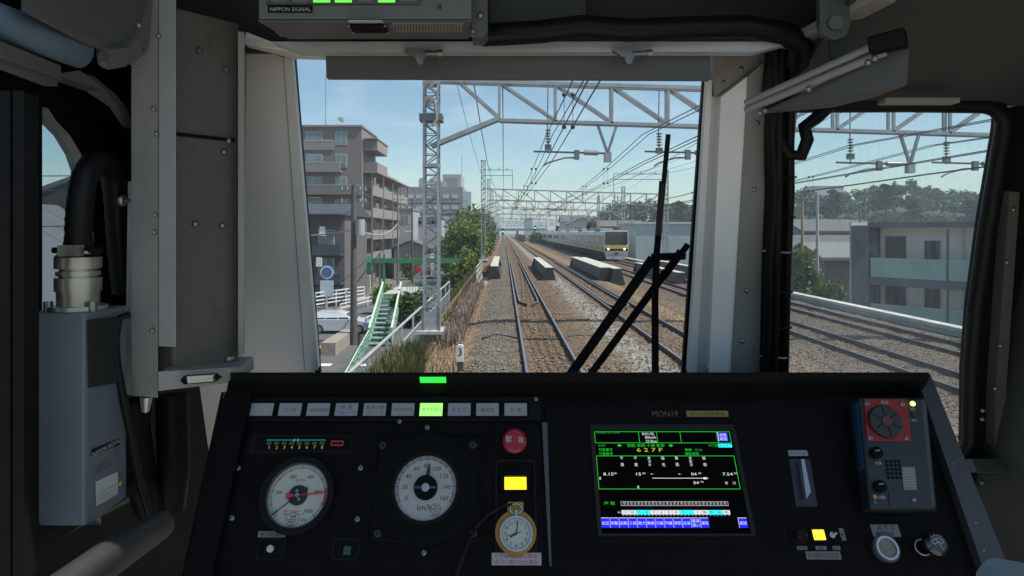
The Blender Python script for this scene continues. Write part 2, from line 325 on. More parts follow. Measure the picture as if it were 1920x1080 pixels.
for y in np.arange(38, 50, 1.3): b.bar((-1.66, y, -.3), (-1.66, y, .75), .04, .04, gw)
for z in (.1, .42, .75): b.bar((-1.66, 38, z), (-1.66, 49.3, z), .04, .05, gw)
b.build('railing', t)
MB().b2((-1.5, 43.4, -.238), (-1.2, 43.9, .12), gd).build('junction_box', t)
# loose stones lying proud of the ballast
n_ = 24000; yy = 9*(44/9)**rng.random(n_); xx = rng.uniform(-.9, 15.2, n_); px_ = 945+xx*F/yy; kk = (px_ > 780) & (px_ < 1900); kk &= (np.abs(np.abs(xx-1.04)-.5665) > .06) & (np.abs(np.abs(xx-4.57)-.5665) > .06) & (np.abs(np.abs(xx-10.65)-.5665) > .06) & (np.abs(np.abs(xx-13.7)-.5665) > .06)
xx, yy = xx[kk], yy[kk]; zz = np.interp(xx, [a for a, _ in xs], [a for _, a in xs])+.012; n_ = len(xx)
sz = .018+.026*rng.random((n_, 1, 1)); base_ = np.array([[1, 0, 0], [-1, 0, 0], [0, 1, 0], [0, -1, 0], [0, 0, .7], [0, 0, -.7]])
q = np.stack([xx, yy, zz], 1)[:, None, :]+(base_[None]*(.6+.7*rng.random((n_, 6, 1)))+rng.normal(size=(n_, 6, 3))*.22)*sz
fo = [[0, 2, 4], [2, 1, 4], [1, 3, 4], [3, 0, 4], [2, 0, 5], [1, 2, 5], [3, 1, 5], [0, 3, 5]]
b = MB(); b.v = [tuple(p) for p in q.reshape(-1, 3)]; b.f = [[6*i+k for k in f] for i in range(n_) for f in fo]; b.m = [0]*len(b.f); b.sm = [False]*len(b.f); b.mats = [mat('stone', (.20, .155, .115), .9, var=.6, scale=22)]
b.build('ballast_stones', kind='stuff', label='loose stones lying on top of the ballast', origin=(0, 0, 0))
# white edge wall on the far right
conc = mat('concrete', (.42, .41, .39), .85, var=.18, scale=2.5, bump=.15, bscale=25); concw = mat('pale_concrete', (.52, .51, .48), .85, var=.22, scale=1.5)
t = thing('edge_wall', (15.75, 60, -1.3), 'low white topped concrete wall along the outer fourth track', 'wall')
MB().b2((15.6, -10, -1.3), (15.9, 140, -.55), conc).build('wall_face', t); MB().b2((15.52, -10, -.547), (15.95, 140, -.42), concw).build('coping', t)
# km post
t = thing('kilometre_post', (-.97, 13.9, -.3), 'short white kilometre post numbered 3 on a dark foot beside the ballast', 'marker post')
pw = mat('post_white', (.72, .72, .68), .6, var=.15)
MB().prism([(-1.045, 13.85, .0), (-.895, 13.85, .0), (-.895, 13.85, .33), (-.93, 13.85, .37), (-1.01, 13.85, .37), (-1.045, 13.85, .33)], (0, .1, 0), pw).text('3', (-.97, 13.846, .22), (1, 0, 0), (0, 0, 1), mat('ink', (.03, .03, .03), .6, var=0), h=.17).build('plate', t)
MB().b2((-1.04, 13.86, -.32), (-.9, 13.94, -.002), mat('post_foot', (.08, .08, .08), .8)).build('foot', t)
# bank fence
fm = mat('galvanised', (.46, .48, .49), .5, metal=.4, var=.15, scale=3)
t = thing('bank_fence', (-2.6, 20, -.8), 'grey metal railing fence along the top of the left bank', 'fence')
MB().tube([(-2.6, 6, .5), (-2.6, 30, .5)], .035, fm, 8).build('top_rail', t); MB().tube([(-2.6, 6, .05), (-2.6, 30, .05)], .025, fm, 8).build('lower_rail', t)
for i, y in enumerate(np.arange(6, 30.1, 2.0)): MB().bar((-2.6, y, -.95), (-2.6, y, .48), .05, .05, fm).build('post', t)
b = MB()
for y in np.arange(6, 30, .25): b.bar((-2.6, y, -.55), (-2.6, y, .04), .014, .014, fm)
b.build('infill', t)
# signals
def signal(p, label, col):
    t = thing('railway_signal', (p.x, p.y, 0), label, 'signal')
    MB().tube([(p.x, p.y, -.3), (p.x, p.y, p.z+.6)], .07, gd).build('mast', t); MB().box((p.x, p.y, p.z), (.55, .25, 1.5), BLACK).build('head', t)
    c = []; MB().sphere((p.x, p.y-.15, p.z), .12, mat('signal_green', (.05, 1, .7), emit=5)).build('lamp', t)
signal(P(942.5, 434, 150), 'railway signal showing green left of the far tracks', 0)
signal(P(1003.5, 427.5, 190), 'railway signal showing green under the far blue bridge', 0)
# ---------------------------------------------------------------- catenary gantries
st = mat('steel_paint', (.36, .38, .40), .5, metal=.3, var=.15, scale=2); st2 = mat('steel_dark', (.20, .21, .225), .55, metal=.3, var=.15, scale=2)
ins = mat('insulator', (.30, .28, .27), .35, var=.1)
MXL, MXR, TZ, BZ = -2.3, 18.0, CZ+4.80, CZ+3.60
def tilt(x): return -.030*(x+2.3)
def lattice(b, x, y, z0, z1, wd, m, m2):
    h = wd/2
    for sx_ in (-h, h):
        for sy in (-h, h): b.bar((x+sx_, y+sy, z0), (x+sx_, y+sy, z1), .065, .065, m)
    n = max(2, round((z1-z0)/(wd*.72))); dz = (z1-z0)/n
    for i in range(n):
        a, c = z0+i*dz, z0+(i+1)*dz; s = 1 if i % 2 else -1
        for sy in (-h, h): b.bar((x-s*h, y+sy, a), (x+s*h, y+sy, c), .04, .03, m2); b.bar((x-h, y+sy, c), (x+h, y+sy, c), .03, .03, m)
        for sx_ in (-h, h): b.bar((x+sx_, y-s*h, a), (x+sx_, y+s*h, c), .03, .045, m2)
def gantry(y, label, far=0, frames=()):
    t = thing('overhead_gantry', (8, y, 0), label, 'gantry', 'overhead line gantries across the tracks')
    for xm in (MXL, MXR):
        z0 = -.45 if xm < 0 else -1.2; b = MB(); zt = TZ+tilt(xm)+(3.1 if xm < 0 else 2.6)
        lattice(b, xm, y, z0, zt, .44, st, st2)
        for zz in (TZ+tilt(xm)-.1, CZ+2.1, CZ+3.6): b.box((xm, y, zz), (.52, .52, .11), st)
        b.box((xm, y, zt+.02), (.6, .6, .06), ins); mm = b.build('mast', t)
        c = MB()
        if xm < 0:
            c.b2((xm-.50, y-.48, -1.1), (xm+.50, y+.48, -.32), mat('footing_dark', (.16, .15, .14), .9, var=.3, scale=6)); c.b2((xm-.54, y-.52, -.319), (xm+.54, y+.52, -.22), concw)
            for dx in (-.25, .25): c.b2((xm+dx-.04, y-.30, -.219), (xm+dx+.04, y-.24, .5), st2)
            c.b2((xm-.30, y-.29, -.219), (xm+.30, y-.24, .36), st)
        else: c.b2((xm-.6, y-.6, -3.7), (xm+.6, y+.6, -1.0), conc)
        c.build('foundation', mm)
    b = MB(); tw = .115
    for dy in (-.14, .14):
        b.bar((MXL, y+dy, TZ), (MXR, y+dy, TZ+tilt(MXR)), .1, tw, st); b.bar((-.15, y+dy, BZ+tilt(-.15)), (15.85, y+dy, BZ+tilt(15.85)), .08, .10, st)
        nx = 9; xs_ = [-.15+i*(16/nx) for i in range(nx+1)]
        for i, x in enumerate(xs_):
            b.bar((x, y+dy, BZ+tilt(x)), (x, y+dy, TZ+tilt(x)), .08, .08, st)
            if i < nx:
                if i < 5: b.bar((x, y+dy, TZ+tilt(x)), (xs_[i+1], y+dy, BZ+tilt(x)), .07, .07, st)
                else: b.bar((x, y+dy, BZ+tilt(x)), (xs_[i+1], y+dy, TZ+tilt(x)), .07, .07, st)
        b.bar((-1.45, y+dy, TZ-.02), (-.2, y+dy, BZ+.06), .08, .09, st); b.bar((17.2, y+dy, TZ+tilt(17)), (15.9, y+dy, BZ+tilt(16)), .08, .09, st)
        b.bar((MXL, y+dy, CZ+2.72), (-.15, y+dy, BZ), .1, .13, st); b.bar((MXR, y+dy, CZ+2.1), (15.85, y+dy, BZ+tilt(15.85)), .1, .13, st)
    b.build('truss_beam', t)
    for i, xc in enumerate((1.04, 4.57, 10.65, 13.7)):
        dz = -.35 if i > 1 else 0; xh = xc+2.25; zb = BZ+tilt(xh)
        b = MB()
        for dx in (-.32, .30): b.bar((xh+dx, y, zb), (xh, y, CZ+2.5+dz), .08, .08, st)
        b.box((xh, y, CZ+2.38+dz), (.22, .2, .32), st)
        if far < 2:
            b.tube([(xh-.1, y, CZ+2.50+dz), (xh-2.35, y, CZ+2.56+dz)], .032, st2, 6); b.tube([(xh-.3, y, CZ+2.506+dz), (xh-.75, y, CZ+2.52+dz)], .075, ins, 8)
            b.box((xh-.98, y, CZ+2.45+dz), (.16, .12, .3), st2)
            b.tube([(xh-1.0, y, CZ+2.36+dz), (xh-1.35, y, CZ+2.36+dz), (xh-1.9, y, CZ+2.2+dz), (xh-2.05, y, CZ+2.1+dz)], .03, st2, 6)
        b.build('pull_off_arm', t)
        if far < 3:
            b = MB(); xi = xc+.36; zi = BZ+tilt(xi)
            b.tube([(xi, y, TZ+tilt(xi)-.1), (xi-.02, y, zi), (xi, y, CZ+2.5+dz)], .018, st2, 6)
            for k in range(5): b.tube([(xi, y, zi-.25-k*.09), (xi, y, zi-.29-k*.09)], [.10, .05], ins, 10)
            b.box((xi, y, zi-.8), (.2, .12, .18), st2); b.build('insulator_string', t)
    for (xa, xb, ht) in frames:
        b = MB(); za = TZ+tilt(xa)
        b.bar((xb, y, za), (xb, y, za+ht), .07, .07, st)
        for zz in (ht, ht-.62): b.bar((xa, y, za+zz), (xb, y, za+zz), .07, .08, st)
        if xa > 5: b.bar((xa, y, za), (xa, y, za+ht), .07, .07, st)
        for k in range(3):
            xx = xa+(xb-xa)*(.25+.28*k); b.tube([(xx, y, za+ht), (xx, y, za+ht+.32)], [.07, .03], ins, 8)
        b.build('feeder_frame', t)
    return t
g1 = gantry(20, 'grey lattice gantry nearest the cab, its left mast on a concrete foot by the fence', 0, [(-.6, .45, 1.6)])
for z in (CZ+4.62, CZ+4.12): MB().tube([(MXL-.05, 19.70, z), (MXL-.05, 19.64, z)], .15, ins, 18).tube([(MXL-.05, 19.72, z), (MXL-.05, 19.60, z)], .05, st2, 10).build('tension_pulley', g1)
MB().tube([(MXL+.12, 19.66, CZ+4.1), (MXL+.2, 19.66, CZ+3.55), (MXL+.05, 19.66, CZ+3.3)], .05, ins, 8).build('tension_weight', g1)
MB().b2((MXL-.36, 19.72, CZ+3.5), (MXL+.36, 20.28, CZ+3.72), st2).build('clamp', g1)
gantry(70, 'second grey lattice gantry along the line with two feeder frames on top', 1, [(-2.3, .95, 2.1), (12.2, 17.9, 2.1)])
gantry(120, 'gantry with a single feeder frame at its left end', 2, [(-2.3, .9, 2.0)])
gantry(168, 'gantry along the line above the middle of the oncoming train', 3)
gantry(216, 'gantry along the line above the rear of the oncoming train', 3)
gantry(268, 'small gantry along the line just before the far blue bridge', 3)
gantry(95, 'plain gantry just behind the one with two feeder frames', 3)
gantry(320, 'farthest gantry of the line, tiny, against the blue bridge', 3)
# ---------------------------------------------------------------- overhead wires
wm = mat('copper_wire', (.055, .06, .065), .5, metal=.3, var=0)
GY = [-30, 20, 70, 120, 168, 216, 268, 320]
def wire(parent, fx, fz, sag, r, name, dx=0):
    b = MB(); pts = []
    for a, c in zip(GY[:-1], GY[1:]):
        for k in range(8):
            u = k/8; y = a+(c-a)*u; pts.append((fx(y)+dx, y, fz(y)-sag*4*u*(1-u)))
    b.tube(pts, r, wm, 5); return b.build(name, parent) if parent is not None else b
def zig(xc, ph):
    def f(y):
        i = 0
        while i < len(GY)-2 and y >= GY[i+1]: i += 1
        u = (y-GY[i])/(GY[i+1]-GY[i]); s0 = 1 if (i+ph) % 2 else -1
        return xc+.12+.24*s0*(1-2*u)
    return f
for i, (xc, dz, lab) in enumerate(((1.04, 0, 'overhead wires with clips above the own track'), (4.57, 0, 'overhead wires above the second track, right of the wiper tip'), (10.65, -.35, 'overhead wires above the third track, high in the right window'), (13.7, -.35, 'overhead wires above the fourth track and the oncoming train'))):
    t = thing('overhead_line', (xc, 20, CZ+2.2+dz), lab, 'overhead wire', 'overhead lines, one above each track')
    f = zig(xc, i); 
    for dx in (-.09, .09): wire(t, f, lambda y: CZ+2.2+dz, .03, .013, 'contact_wire', dx)
    for dx in (-.10, .10): wire(t, zig(xc+.05, i), lambda y: CZ+3.1+dz, .55, .013, 'messenger_wire', dx)
    b = MB()
    for y in (6, 13, 28, 36, 45, 54, 62): 
        for dx in (-.09, .09):
            u = ((y-20)/50) % 1; zm = CZ+3.1+dz-.55*4*u*(1-u)
            b.tube([(f(y)+dx, y, CZ+2.2+dz-.03), (f(y)+dx, y, zm)], .006, wm, 4); b.sphere((f(y)+dx, y, CZ+2.2+dz-.03), .05, wm, 6, 4); b.sphere((f(y)+dx, y, zm), .05, wm, 6, 4)
    b.build('dropper', t)
for (x0, z, r, lab) in ((-1.02, CZ+5.1, .02, 'thick feeder cable running to the top of the second left mast'), (-.05, CZ+5.6, .022, 'straight black feeder cable hanging right over the own track'), (-1.55, CZ+4.9, .01, 'thin feeder wire beside the nearest left mast'), (13.0, CZ+6.3, .014, 'inner feeder wire over the right feeder frame'), (14.6, CZ+6.3, .014, 'middle feeder wire over the right feeder frame'), (16.2, CZ+6.3, .014, 'outer feeder wire over the right feeder frame'), (9.0, CZ+4.7, .014, 'feeder wire along the top of the beams over the third track')):
    b = wire(None, lambda y: x0, lambda y: z, .9, r, 'feeder'); b.build('feeder_wire', label=lab, cat='feeder wire')
# ---------------------------------------------------------------- oncoming train
sil = mat('stainless', (.56, .57, .58), .42, metal=.35, var=.08, scale=1.2, stretch=(1, .2, 6)); yel = mat('yellow_band', (.60, .44, .07), .45, var=.08); ylt = mat('ochre_band', (.45, .32, .06), .5, var=.08)
dgl = mat('dark_glass', (.012, .02, .022), .08, var=0, spec=.8); und = mat('underframe', (.045, .045, .05), .8, var=.3); wht = mat('white_face', (.70, .71, .70), .4, var=.06); roofm = mat('train_roof', (.33, .34, .35), .7, var=.15, scale=1)
hl = mat('headlight_lamp', (1, .97, .85), emit=1.4)
TX0, TY0, TZ0 = 13.7, 77.0, -.6
train = thing('commuter_train', (TX0, TY0, TZ0), 'silver commuter train with yellow bands coming along the fourth track', 'train')
def car_body(y0, y1):
    b = MB(); W, z0, z1, zr = 1.475, 1.0, 3.2, 3.62
    prof = [(-W, z0), (-W, 3.0), (-1.25, 3.42), (-.6, zr), (.6, zr), (1.25, 3.42), (W, 3.0), (W, z0)]
    b.prism([(TX0+x, y0, TZ0+z) for x, z in prof], (0, y1-y0, 0), sil)
    b.b2((TX0-W-.012, y0+.02, TZ0+1.32), (TX0-W-.001, y1-.02, TZ0+1.62), yel); b.b2((TX0-W-.013, y0+.02, TZ0+1.22), (TX0-W-.001, y1-.02, TZ0+1.315), ylt)
    b.b2((TX0-W-.012, y0+.02, TZ0+2.85), (TX0-W-.001, y1-.02, TZ0+2.97), yel)
    b.prism([(TX0+x, y0+.01, TZ0+z) for x, z in [(-1.26, 3.425), (-.6, 3.63), (.6, 3.63), (1.26, 3.425)]], (0, y1-y0-.02, 0), roofm)
    return b
win_proto = None
for k in range(8):
    y0 = TY0+k*20; cb = car_body(y0, y0+19.5).build('carriage', train)
    b = MB(); b.b2((TX0-1.25, y0+.5, TZ0+.35), (TX0+1.25, y0+19, TZ0+.99), und)
    for yb in (3.2, 16): b.b2((TX0-1.4, y0+yb-1.4, TZ0+.12), (TX0+1.4, y0+yb+1.4, TZ0+.6), und)
    b.build('underframe', cb)
    b = MB(); b.b2((TX0-.9, y0+7.5, TZ0+3.6), (TX0+.9, y0+11.5, TZ0+3.95), roofm); b.build('air_conditioner', cb, bevel=.08)
    for j in range(4):
        yd = y0+2.6+j*4.75; MB().b2((TX0-1.49, yd, TZ0+1.05), (TX0-1.476, yd+1.3, TZ0+2.84), sil).b2((TX0-1.497, yd+.1, TZ0+1.9), (TX0-1.4905, yd+.55, TZ0+2.7), dgl).b2((TX0-1.497, yd+.75, TZ0+1.9), (TX0-1.4905, yd+1.2, TZ0+2.7), dgl).build('door', cb)
        if j < 3: MB().b2((TX0-1.485, yd+1.65, TZ0+1.85), (TX0-1.4755, yd+4.4, TZ0+2.7), dgl).build('window', cb)
    if k in (1, 4): MB().bar((TX0, y0+3, TZ0+3.7), (TX0-.2, y0+4.2, TZ0+4.3), .9, .05, und).bar((TX0, y0+4.2, TZ0+4.3), (TX0, y0+3, TZ0+5.0), .9, .05, und).build('pantograph', cb)
def face(pts, d0, d1, m, b=None):
    b = b or MB(); b.prism([(TX0+x, TY0+d0, TZ0+z) for x, z in pts], (0, d1-d0, 0), m); return b
def rr(x0, z0, x1, z1, r): return rrect(x0, z0, x1, z1, r, 3)
face(rr(-1.47, .95, 1.47, 3.66, .25), -.28, -.001, wht).build('cab_front', train)
face(rr(-1.38, 1.88, 1.38, 3.5, .2), -.31, -.281, dgl).build('windscreen', train)
face([(-1.42, 1.42), (1.42, 1.42), (1.42, 1.82), (-1.42, 1.82)], -.305, -.282, yel).build('front_band', train)
face([(-1.42, 1.16), (1.42, 1.16), (1.42, 1.40), (-1.42, 1.40)], -.312, -.283, BLACK).build('lamp_strip', train)
for s in (-1, 1): MB().tube([(TX0+s*.98, TY0-.36, TZ0+1.36), (TX0+s*.98, TY0-.30, TZ0+1.36)], .12, hl, 12).build('headlight', train)
face([(-1.4, .62), (1.4, .62), (1.45, 1.12), (-1.45, 1.12)], -.36, -.05, mat('front_grey', (.3, .31, .33), .5)).build('bumper_beam', train)
face([(-1.15, .16), (1.15, .16), (1.35, .60), (-1.35, .60)], -.30, .1, wht).build('skirt', train)
MB().box((TX0, TY0-.55, TZ0+.85), (.3, .4, .25), und).build('coupler', train)
# ---------------------------------------------------------------- buildings
bw = mat('brown_tile', (.205, .178, .168), .8, var=.12, scale=3); bw2 = mat('brown_balcony', (.27, .24, .225), .8, var=.1, scale=3); bdk = mat('brown_dark', (.07, .06, .06), .8); trimw = mat('pale_trim', (.50, .48, .46), .7)
wgl = mat('window_glass', (.16, .22, .24), .12, var=.25, scale=.6, spec=.7); wfr = mat('window_frame', (.55, .55, .54), .5); gglass = mat('green_balcony_glass', (.27, .41, .38), .3, var=.1, scale=.8)
def win(parent, x0, x1, z0, z1, y, m=None, axis='y', fr=.06, d=-1):
    """window in a wall facing -y (axis y) or facing +x (axis x: x0,x1 run along y and y is the wall x)"""
    b = MB()
    if axis == 'y':
        b.b2((x0, y-.05, z0), (x1, y-.001, z1), wfr); b.b2((x0+fr, y-.06, z0+fr), ((x0+x1)/2-fr/2, y-.0505, z1-fr), m or wgl); b.b2(((x0+x1)/2+fr/2, y-.06, z0+fr), (x1-fr, y-.0505, z1-fr), m or wgl)
    else:
        b.b2((y+.001*(-d), x0, z0), (y+.05*(-d), x1, z1), wfr); b.b2((y+.0505*(-d), x0+fr, z0+fr), (y+.06*(-d), (x0+x1)/2-fr/2, z1-fr), m or wgl); b.b2((y+.0505*(-d), (x0+x1)/2+fr/2, z0+fr), (y+.06*(-d), x1-fr, z1-fr), m or wgl)
    return b.build('window', parent)
# brown apartment block
apt = thing('apartment_block', (-24, 90, LG), 'brown tiled apartment block with stepped balconies left of the line', 'apartment block')
AX, AY = -18.3, 81.0
MB().b2((-40, AY, LG), (AX, AY+9, CZ+13.5), bw).build('wall', apt); MB().b2((-38, AY+9.01, LG), (AX-.6, AY+31, CZ+9.2), bw).build('rear_wing', apt)
r_ = MB().b2((-40.2, AY-.25, CZ+13.501), (AX+.15, AY+9.2, CZ+13.75), bw2).build('roof_parapet', apt); MB().b2((AX+.16, AY+.2, CZ+12.0), (AX+2.0, AY+8, CZ+12.15), bw2).build('canopy_slab', apt)
FL = [CZ+10.9-2.9*i for i in range(7)]
for i, z in enumerate(FL):
    if z < LG+1: break
    xe = AX if i < 2 else (AX+.0)
    # front terraces step towards the street
    dep = (0, .9, 1.4, 1.6, 1.6, 1.6, 1.6)[i]; x1 = (AX-3.5, AX-2.5, AX-.0, AX, AX, AX, AX)[i]
    if i < 4:
        MB().b2((-36, AY-dep-.02, z-.35), (x1, AY-.002, z-.2), bw2).b2((-36, AY-dep-.12, z-.35), (x1, AY-dep-.021, z+.8), bw2 if i != 2 else bw).b2((-36, AY-dep-.14, z+.801), (x1, AY-dep-.0, z+.88), trimw).build('terrace', apt)
    for (wx0, wx1) in ((AX-7.2, AX-5.1), (AX-3.4, AX-1.9)): win(apt, wx0, wx1, z+.3, z+2.0, AY)
    if i >= 3: 
        MB().b2((AX-8, AY-.9, z+2.1), (AX-5, AY-.003, z+2.25), trimw).build('canopy', apt)
    # side balconies facing the track
    if i < 2:
        MB().b2((AX+.002, AY+.6, z-.3), (AX+1.9, AY+7.5, z-.12), bw2).b2((AX+1.8, AY+.6, z-.119), (AX+1.9, AY+7.5, z+1.05), bw2).b2((AX+.003, AY+.6, z-.118), (AX+1.799, AY+.7, z+1.05), bw).build('balcony', apt)
    else:
        for j in range(4):
            ya = AY+1.0+j*7.5
            if j == 0 or z < CZ+8:
                MB().b2((AX-.59 if j else AX+.002, ya, z-.3), (AX+1.2, ya+7.2, z-.12), bw2).b2((AX+1.1, ya+.1, z-.119), (AX+1.2, ya+7.1, z+1.0), bw2).build('balcony', apt)
                if j: win(apt, ya+1.2, ya+5.4, z, z+2.1, AX-.6, axis='x', d=-1)
for j in range(5): MB().b2((AX+1.05, AY+.75+j*7.5, LG), (AX+1.25, AY+.98+j*7.5, CZ+8.2), bw).build('balcony_post', apt)
MB().b2((AX-.59, AY+9.02, CZ+7.9), (AX+1.5, AY+31, CZ+8.1), bw2).build('balcony_roof', apt)
t = thing('satellite_dish', (-21.2, 82, CZ+13.75), 'white satellite dish on the roof of the brown apartment block', 'satellite dish')
MB().tube([(-21.2, 82, CZ+13.75), (-21.2, 82, CZ+14.5)], .06, wfr).build('mount', t)
b = MB(); pts = circ(0, 0, .42, 20); b.add([V((-21.2, 81.9, CZ+14.55))+V((.1, .12, -.05))]+[V((-21.2+u, 81.75+.35*abs(u)*0, CZ+14.55+v)) for u, v in pts], [[0, 1+i, 1+(i+1) % 20] for i in range(20)]+[[1+(i+1) % 20, 1+i, 0] for i in range(20)], pw); b.build('reflector', t)
MB().tube([(-23.8, 84, CZ+13.75), (-23.8, 84, CZ+21.2)], [.05, .03], st2, 6).build('roof_antenna', label='tall thin antenna mast on the roof of the brown apartment block', cat='antenna')
# dark low apartment house in front of it
nav = mat('navy_cladding', (.055, .062, .082), .7, var=.15, scale=2); gw2 = mat('grey_render', (.34, .33, .32), .85, var=.12, scale=2)
dk = thing('dark_house', (-20, 62, LG), 'dark navy three storey house in front of the brown apartment block', 'house')
DX0, DX1, DY = -30, -15.7, 62
MB().b2((DX0, DY, LG), (DX1, DY+10, CZ+1.6), mat('dark_render', (.13, .115, .115), .8, var=.12, scale=2)).build('wall', dk); MB().prism([(DX0-.3, DY-2.0, CZ+1.75), (DX0-.3, DY+5, CZ+3.0), (DX0-.3, DY+10.5, CZ+1.75), (DX0-.3, DY+10.5, CZ+1.61), (DX0-.3, DY-2.0, CZ+1.61)], (DX1-DX0+.6, 0, 0), nav).build('roof', dk)
for i, z in enumerate((CZ-1.3, CZ-4.1)):
    MB().b2((DX0, DY-1.6, z-.95), (DX1-.2*0, DY-1.5, z+.1), nav).b2((DX0, DY-1.49, z-1.0), (DX1, DY-.002, z-.85), nav).build('balcony', dk)
    for k in range(5): win(dk, DX1-2.6-k*2.6, DX1-1-k*2.6, z-.7, z+1.5, DY)
MB().b2((DX0, DY-1.4, LG), (DX1-.4, DY-.01, CZ-5.2), nav).build('porch', dk)
for (px, py, lab) in ((604, 433, 'white bedding hung over the upper rail of the dark navy house'), (598, 491, 'white cloth hung over the lower rail of the dark navy house')):
    p = P(px, py, DY-1.75); MB().prism([p+V((-.3, 0, -.45)), p+V((.3, 0, -.45)), p+V((.27, 0, .4)), p+V((-.25, 0, .45))], (0, .08, 0), pw).build('bedding', label=lab, cat='bedding', bevel=.02)
# grey office block
ob_m = mat('office_grey', (.25, .24, .25), .8, var=.08, scale=1); ob2 = mat('office_pale', (.36, .36, .37), .8, var=.08, scale=1); rib = mat('ribbon_glass', (.42, .50, .53), .2, var=.2, scale=.8)
OX0, OX1, OY = -32.0, -9.9, 152
off = thing('office_block', (-20, OY+10, LG), 'dark grey office block with rows of small windows in the distance', 'office block')
MB().b2((OX0, OY, LG), (OX1, OY+25, CZ+10.9), ob_m).build('wall', off)
MB().b2((OX1-5.3, OY+4, CZ+10.901), (OX1-.7, OY+16, CZ+14.3), ob2).build('roof_tower', off); MB().b2((OX1-4.6, OY+3.9, CZ+11.1), (OX1-1.6, OY+3.999, CZ+13.4), ob_m).build('tower_opening', off)
MB().b2((OX1+.01, OY+1, LG), (OX1+1.9, OY+14, CZ+9.8), mat('curtain_glass', (.35, .47, .47), .15, var=.2, scale=1)).build('glass_stair', off)
for i in range(5):
    z = CZ+8.6-i*2.65
    for k in range(9): MB().b2((OX1-2.0-k*2.15-.75, OY-.1, z-.45), (OX1-2.0-k*2.15+.75, OY-.001, z+.45), rib).build('window', off)
    MB().b2((OX0, OY-.06, z-1.75), (OX1-.01, OY-.0005, z-1.5), bdk).build('band', off)
for k, (x, wd, h) in enumerate(((-20.3, 1.4, 2.2), (-17.6, 1.3, 1.8), (-16.2, 1.3, 2.0), (-14.9, 1.1, 1.4))):
    MB().b2((x-wd/2, OY+3, CZ+10.91), (x+wd/2, OY+5, CZ+10.9+h), ob2).tube([(x, OY+4, CZ+10.9+h), (x, OY+4, CZ+11.2+h)], .4, ob_m, 10).build('cooling_unit', off, bevel=.05)
MB().tube([(-9.0-1.6, OY+6, CZ+14.3), (-10.6, OY+6, CZ+19)], .06, st2, 6).build('lightning_rod', off)
# other houses on the left
hw = mat('house_wall', (.40, .39, .37), .85, var=.15, scale=1.5); hr = mat('house_roof', (.12, .12, .125), .8, var=.2, scale=2); hr2 = mat('roof_slate', (.14, .145, .145), .8, var=.2, scale=2, stretch=(1, 8, 8)); brn = mat('brown_render', (.17, .13, .11), .85, var=.15)
def house(name, x0, x1, y0, y1, z0, ze, zr, label, wm_=None, rm=None, ridge='x', wins=(), ov=.5, cat='house', group=None):
    t = thing(name, ((x0+x1)/2, (y0+y1)/2, z0), label, cat, group)
    MB().b2((x0, y0, z0), (x1, y1, ze), wm_ or hw).build('wall', t)
    b = MB(); th = .18
    if ridge == 'x':
        ym = (y0+y1)/2; b.prism([(x0-ov, y0-ov, ze-.05), (x0-ov, ym, zr), (x0-ov, y1+ov, ze-.05), (x0-ov, y1+ov, ze+th), (x0-ov, ym, zr+th), (x0-ov, y0-ov, ze+th)], (x1-x0+2*ov, 0, 0), rm or hr)
        g = MB()
        for xx in (x0, x1-.05): g.prism([(xx, y0, ze), (xx, y1, ze), (xx, ym, zr-.05)], (.05, 0, 0), wm_ or hw)
    elif ridge == 'y':
        xm = (x0+x1)/2; b.prism([(x0-ov, y0-ov, ze-.05), (xm, y0-ov, zr), (x1+ov, y0-ov, ze-.05), (x1+ov, y0-ov, ze+th), (xm, y0-ov, zr+th), (x0-ov, y0-ov, ze+th)], (0, y1-y0+2*ov, 0), rm or hr)
        g = MB(); 
        for yy in (y0, y1-.05): g.prism([(x0, yy, ze), (x1, yy, ze), (xm, yy, zr-.05)], (0, .05, 0), wm_ or hw)
    else: b.b2((x0-.15, y0-.15, ze+.001), (x1+.15, y1+.15, zr), rm or hr); g = None
    b.build('roof', t)
    if g: g.build('gable', t)
    for (wx0, wx1, wz0, wz1) in wins: win(t, wx0, wx1, wz0, wz1, y0)
    return t
house('house', -20.5, -15.6, 27, 35, LG, CZ+1.2, CZ+2.25, 'brown house with gabled eaves seen through the left window', brn, mat('roof_brown', (.16, .14, .13), .8, var=.2), 'y', ((-18.6, -17.2, CZ+.1, CZ+.9), (-17.0, -16.3, CZ+.1, CZ+.9)))
house('house', -24, -13.6, 13.5, 26, LG, CZ-2.6, CZ+.95, 'nearer grey roofed house at the bottom of the left window', hw, hr2, 'y', ())
house('house', -22.5, -15.0, 103, 112, LG, CZ+3.6, CZ+3.9, 'pale grey flat house between the brown block and the office', ob2, ob_m, 'f', ((-19, -17.4, CZ+1.4, CZ+2.8), (-16.9, -15.6, CZ+1.4, CZ+2.8)))
house('house', -17.5, -10.5, 118, 126, LG, CZ-.3, CZ+1.6, 'dark grey house below the office block', gw2, hr, 'x', ((-16, -14.5, CZ-2.4, CZ-1.1), (-13, -11.6, CZ-2.4, CZ-1.1)))
house('house', -16.8, -11.6, 96, 104, LG, CZ-2.6, CZ-1.4, 'small house with a white sign beside the street poles', hw, hr, 'y', ((-15.9, -14.6, CZ-5.6, CZ-4.2),))
t = house('roof_workshop', -15.2, -10.9, 110, 116, LG, CZ+2.3, CZ+2.6, 'grey workshop with five black vents under its flat roof', ob2, hr, 'f', ())
for k in range(5): MB().b2((-14.9+k*.75, 109.9, CZ+1.35), (-14.4+k*.75, 109.999, CZ+1.95), BLACK).build('vent', t)
MB().b2((-22, 76, LG), (-16.2, 76.5, LG+1.9), conc).build('retaining_wall', label='grey concrete retaining wall behind the dark pole at the street', cat='wall')
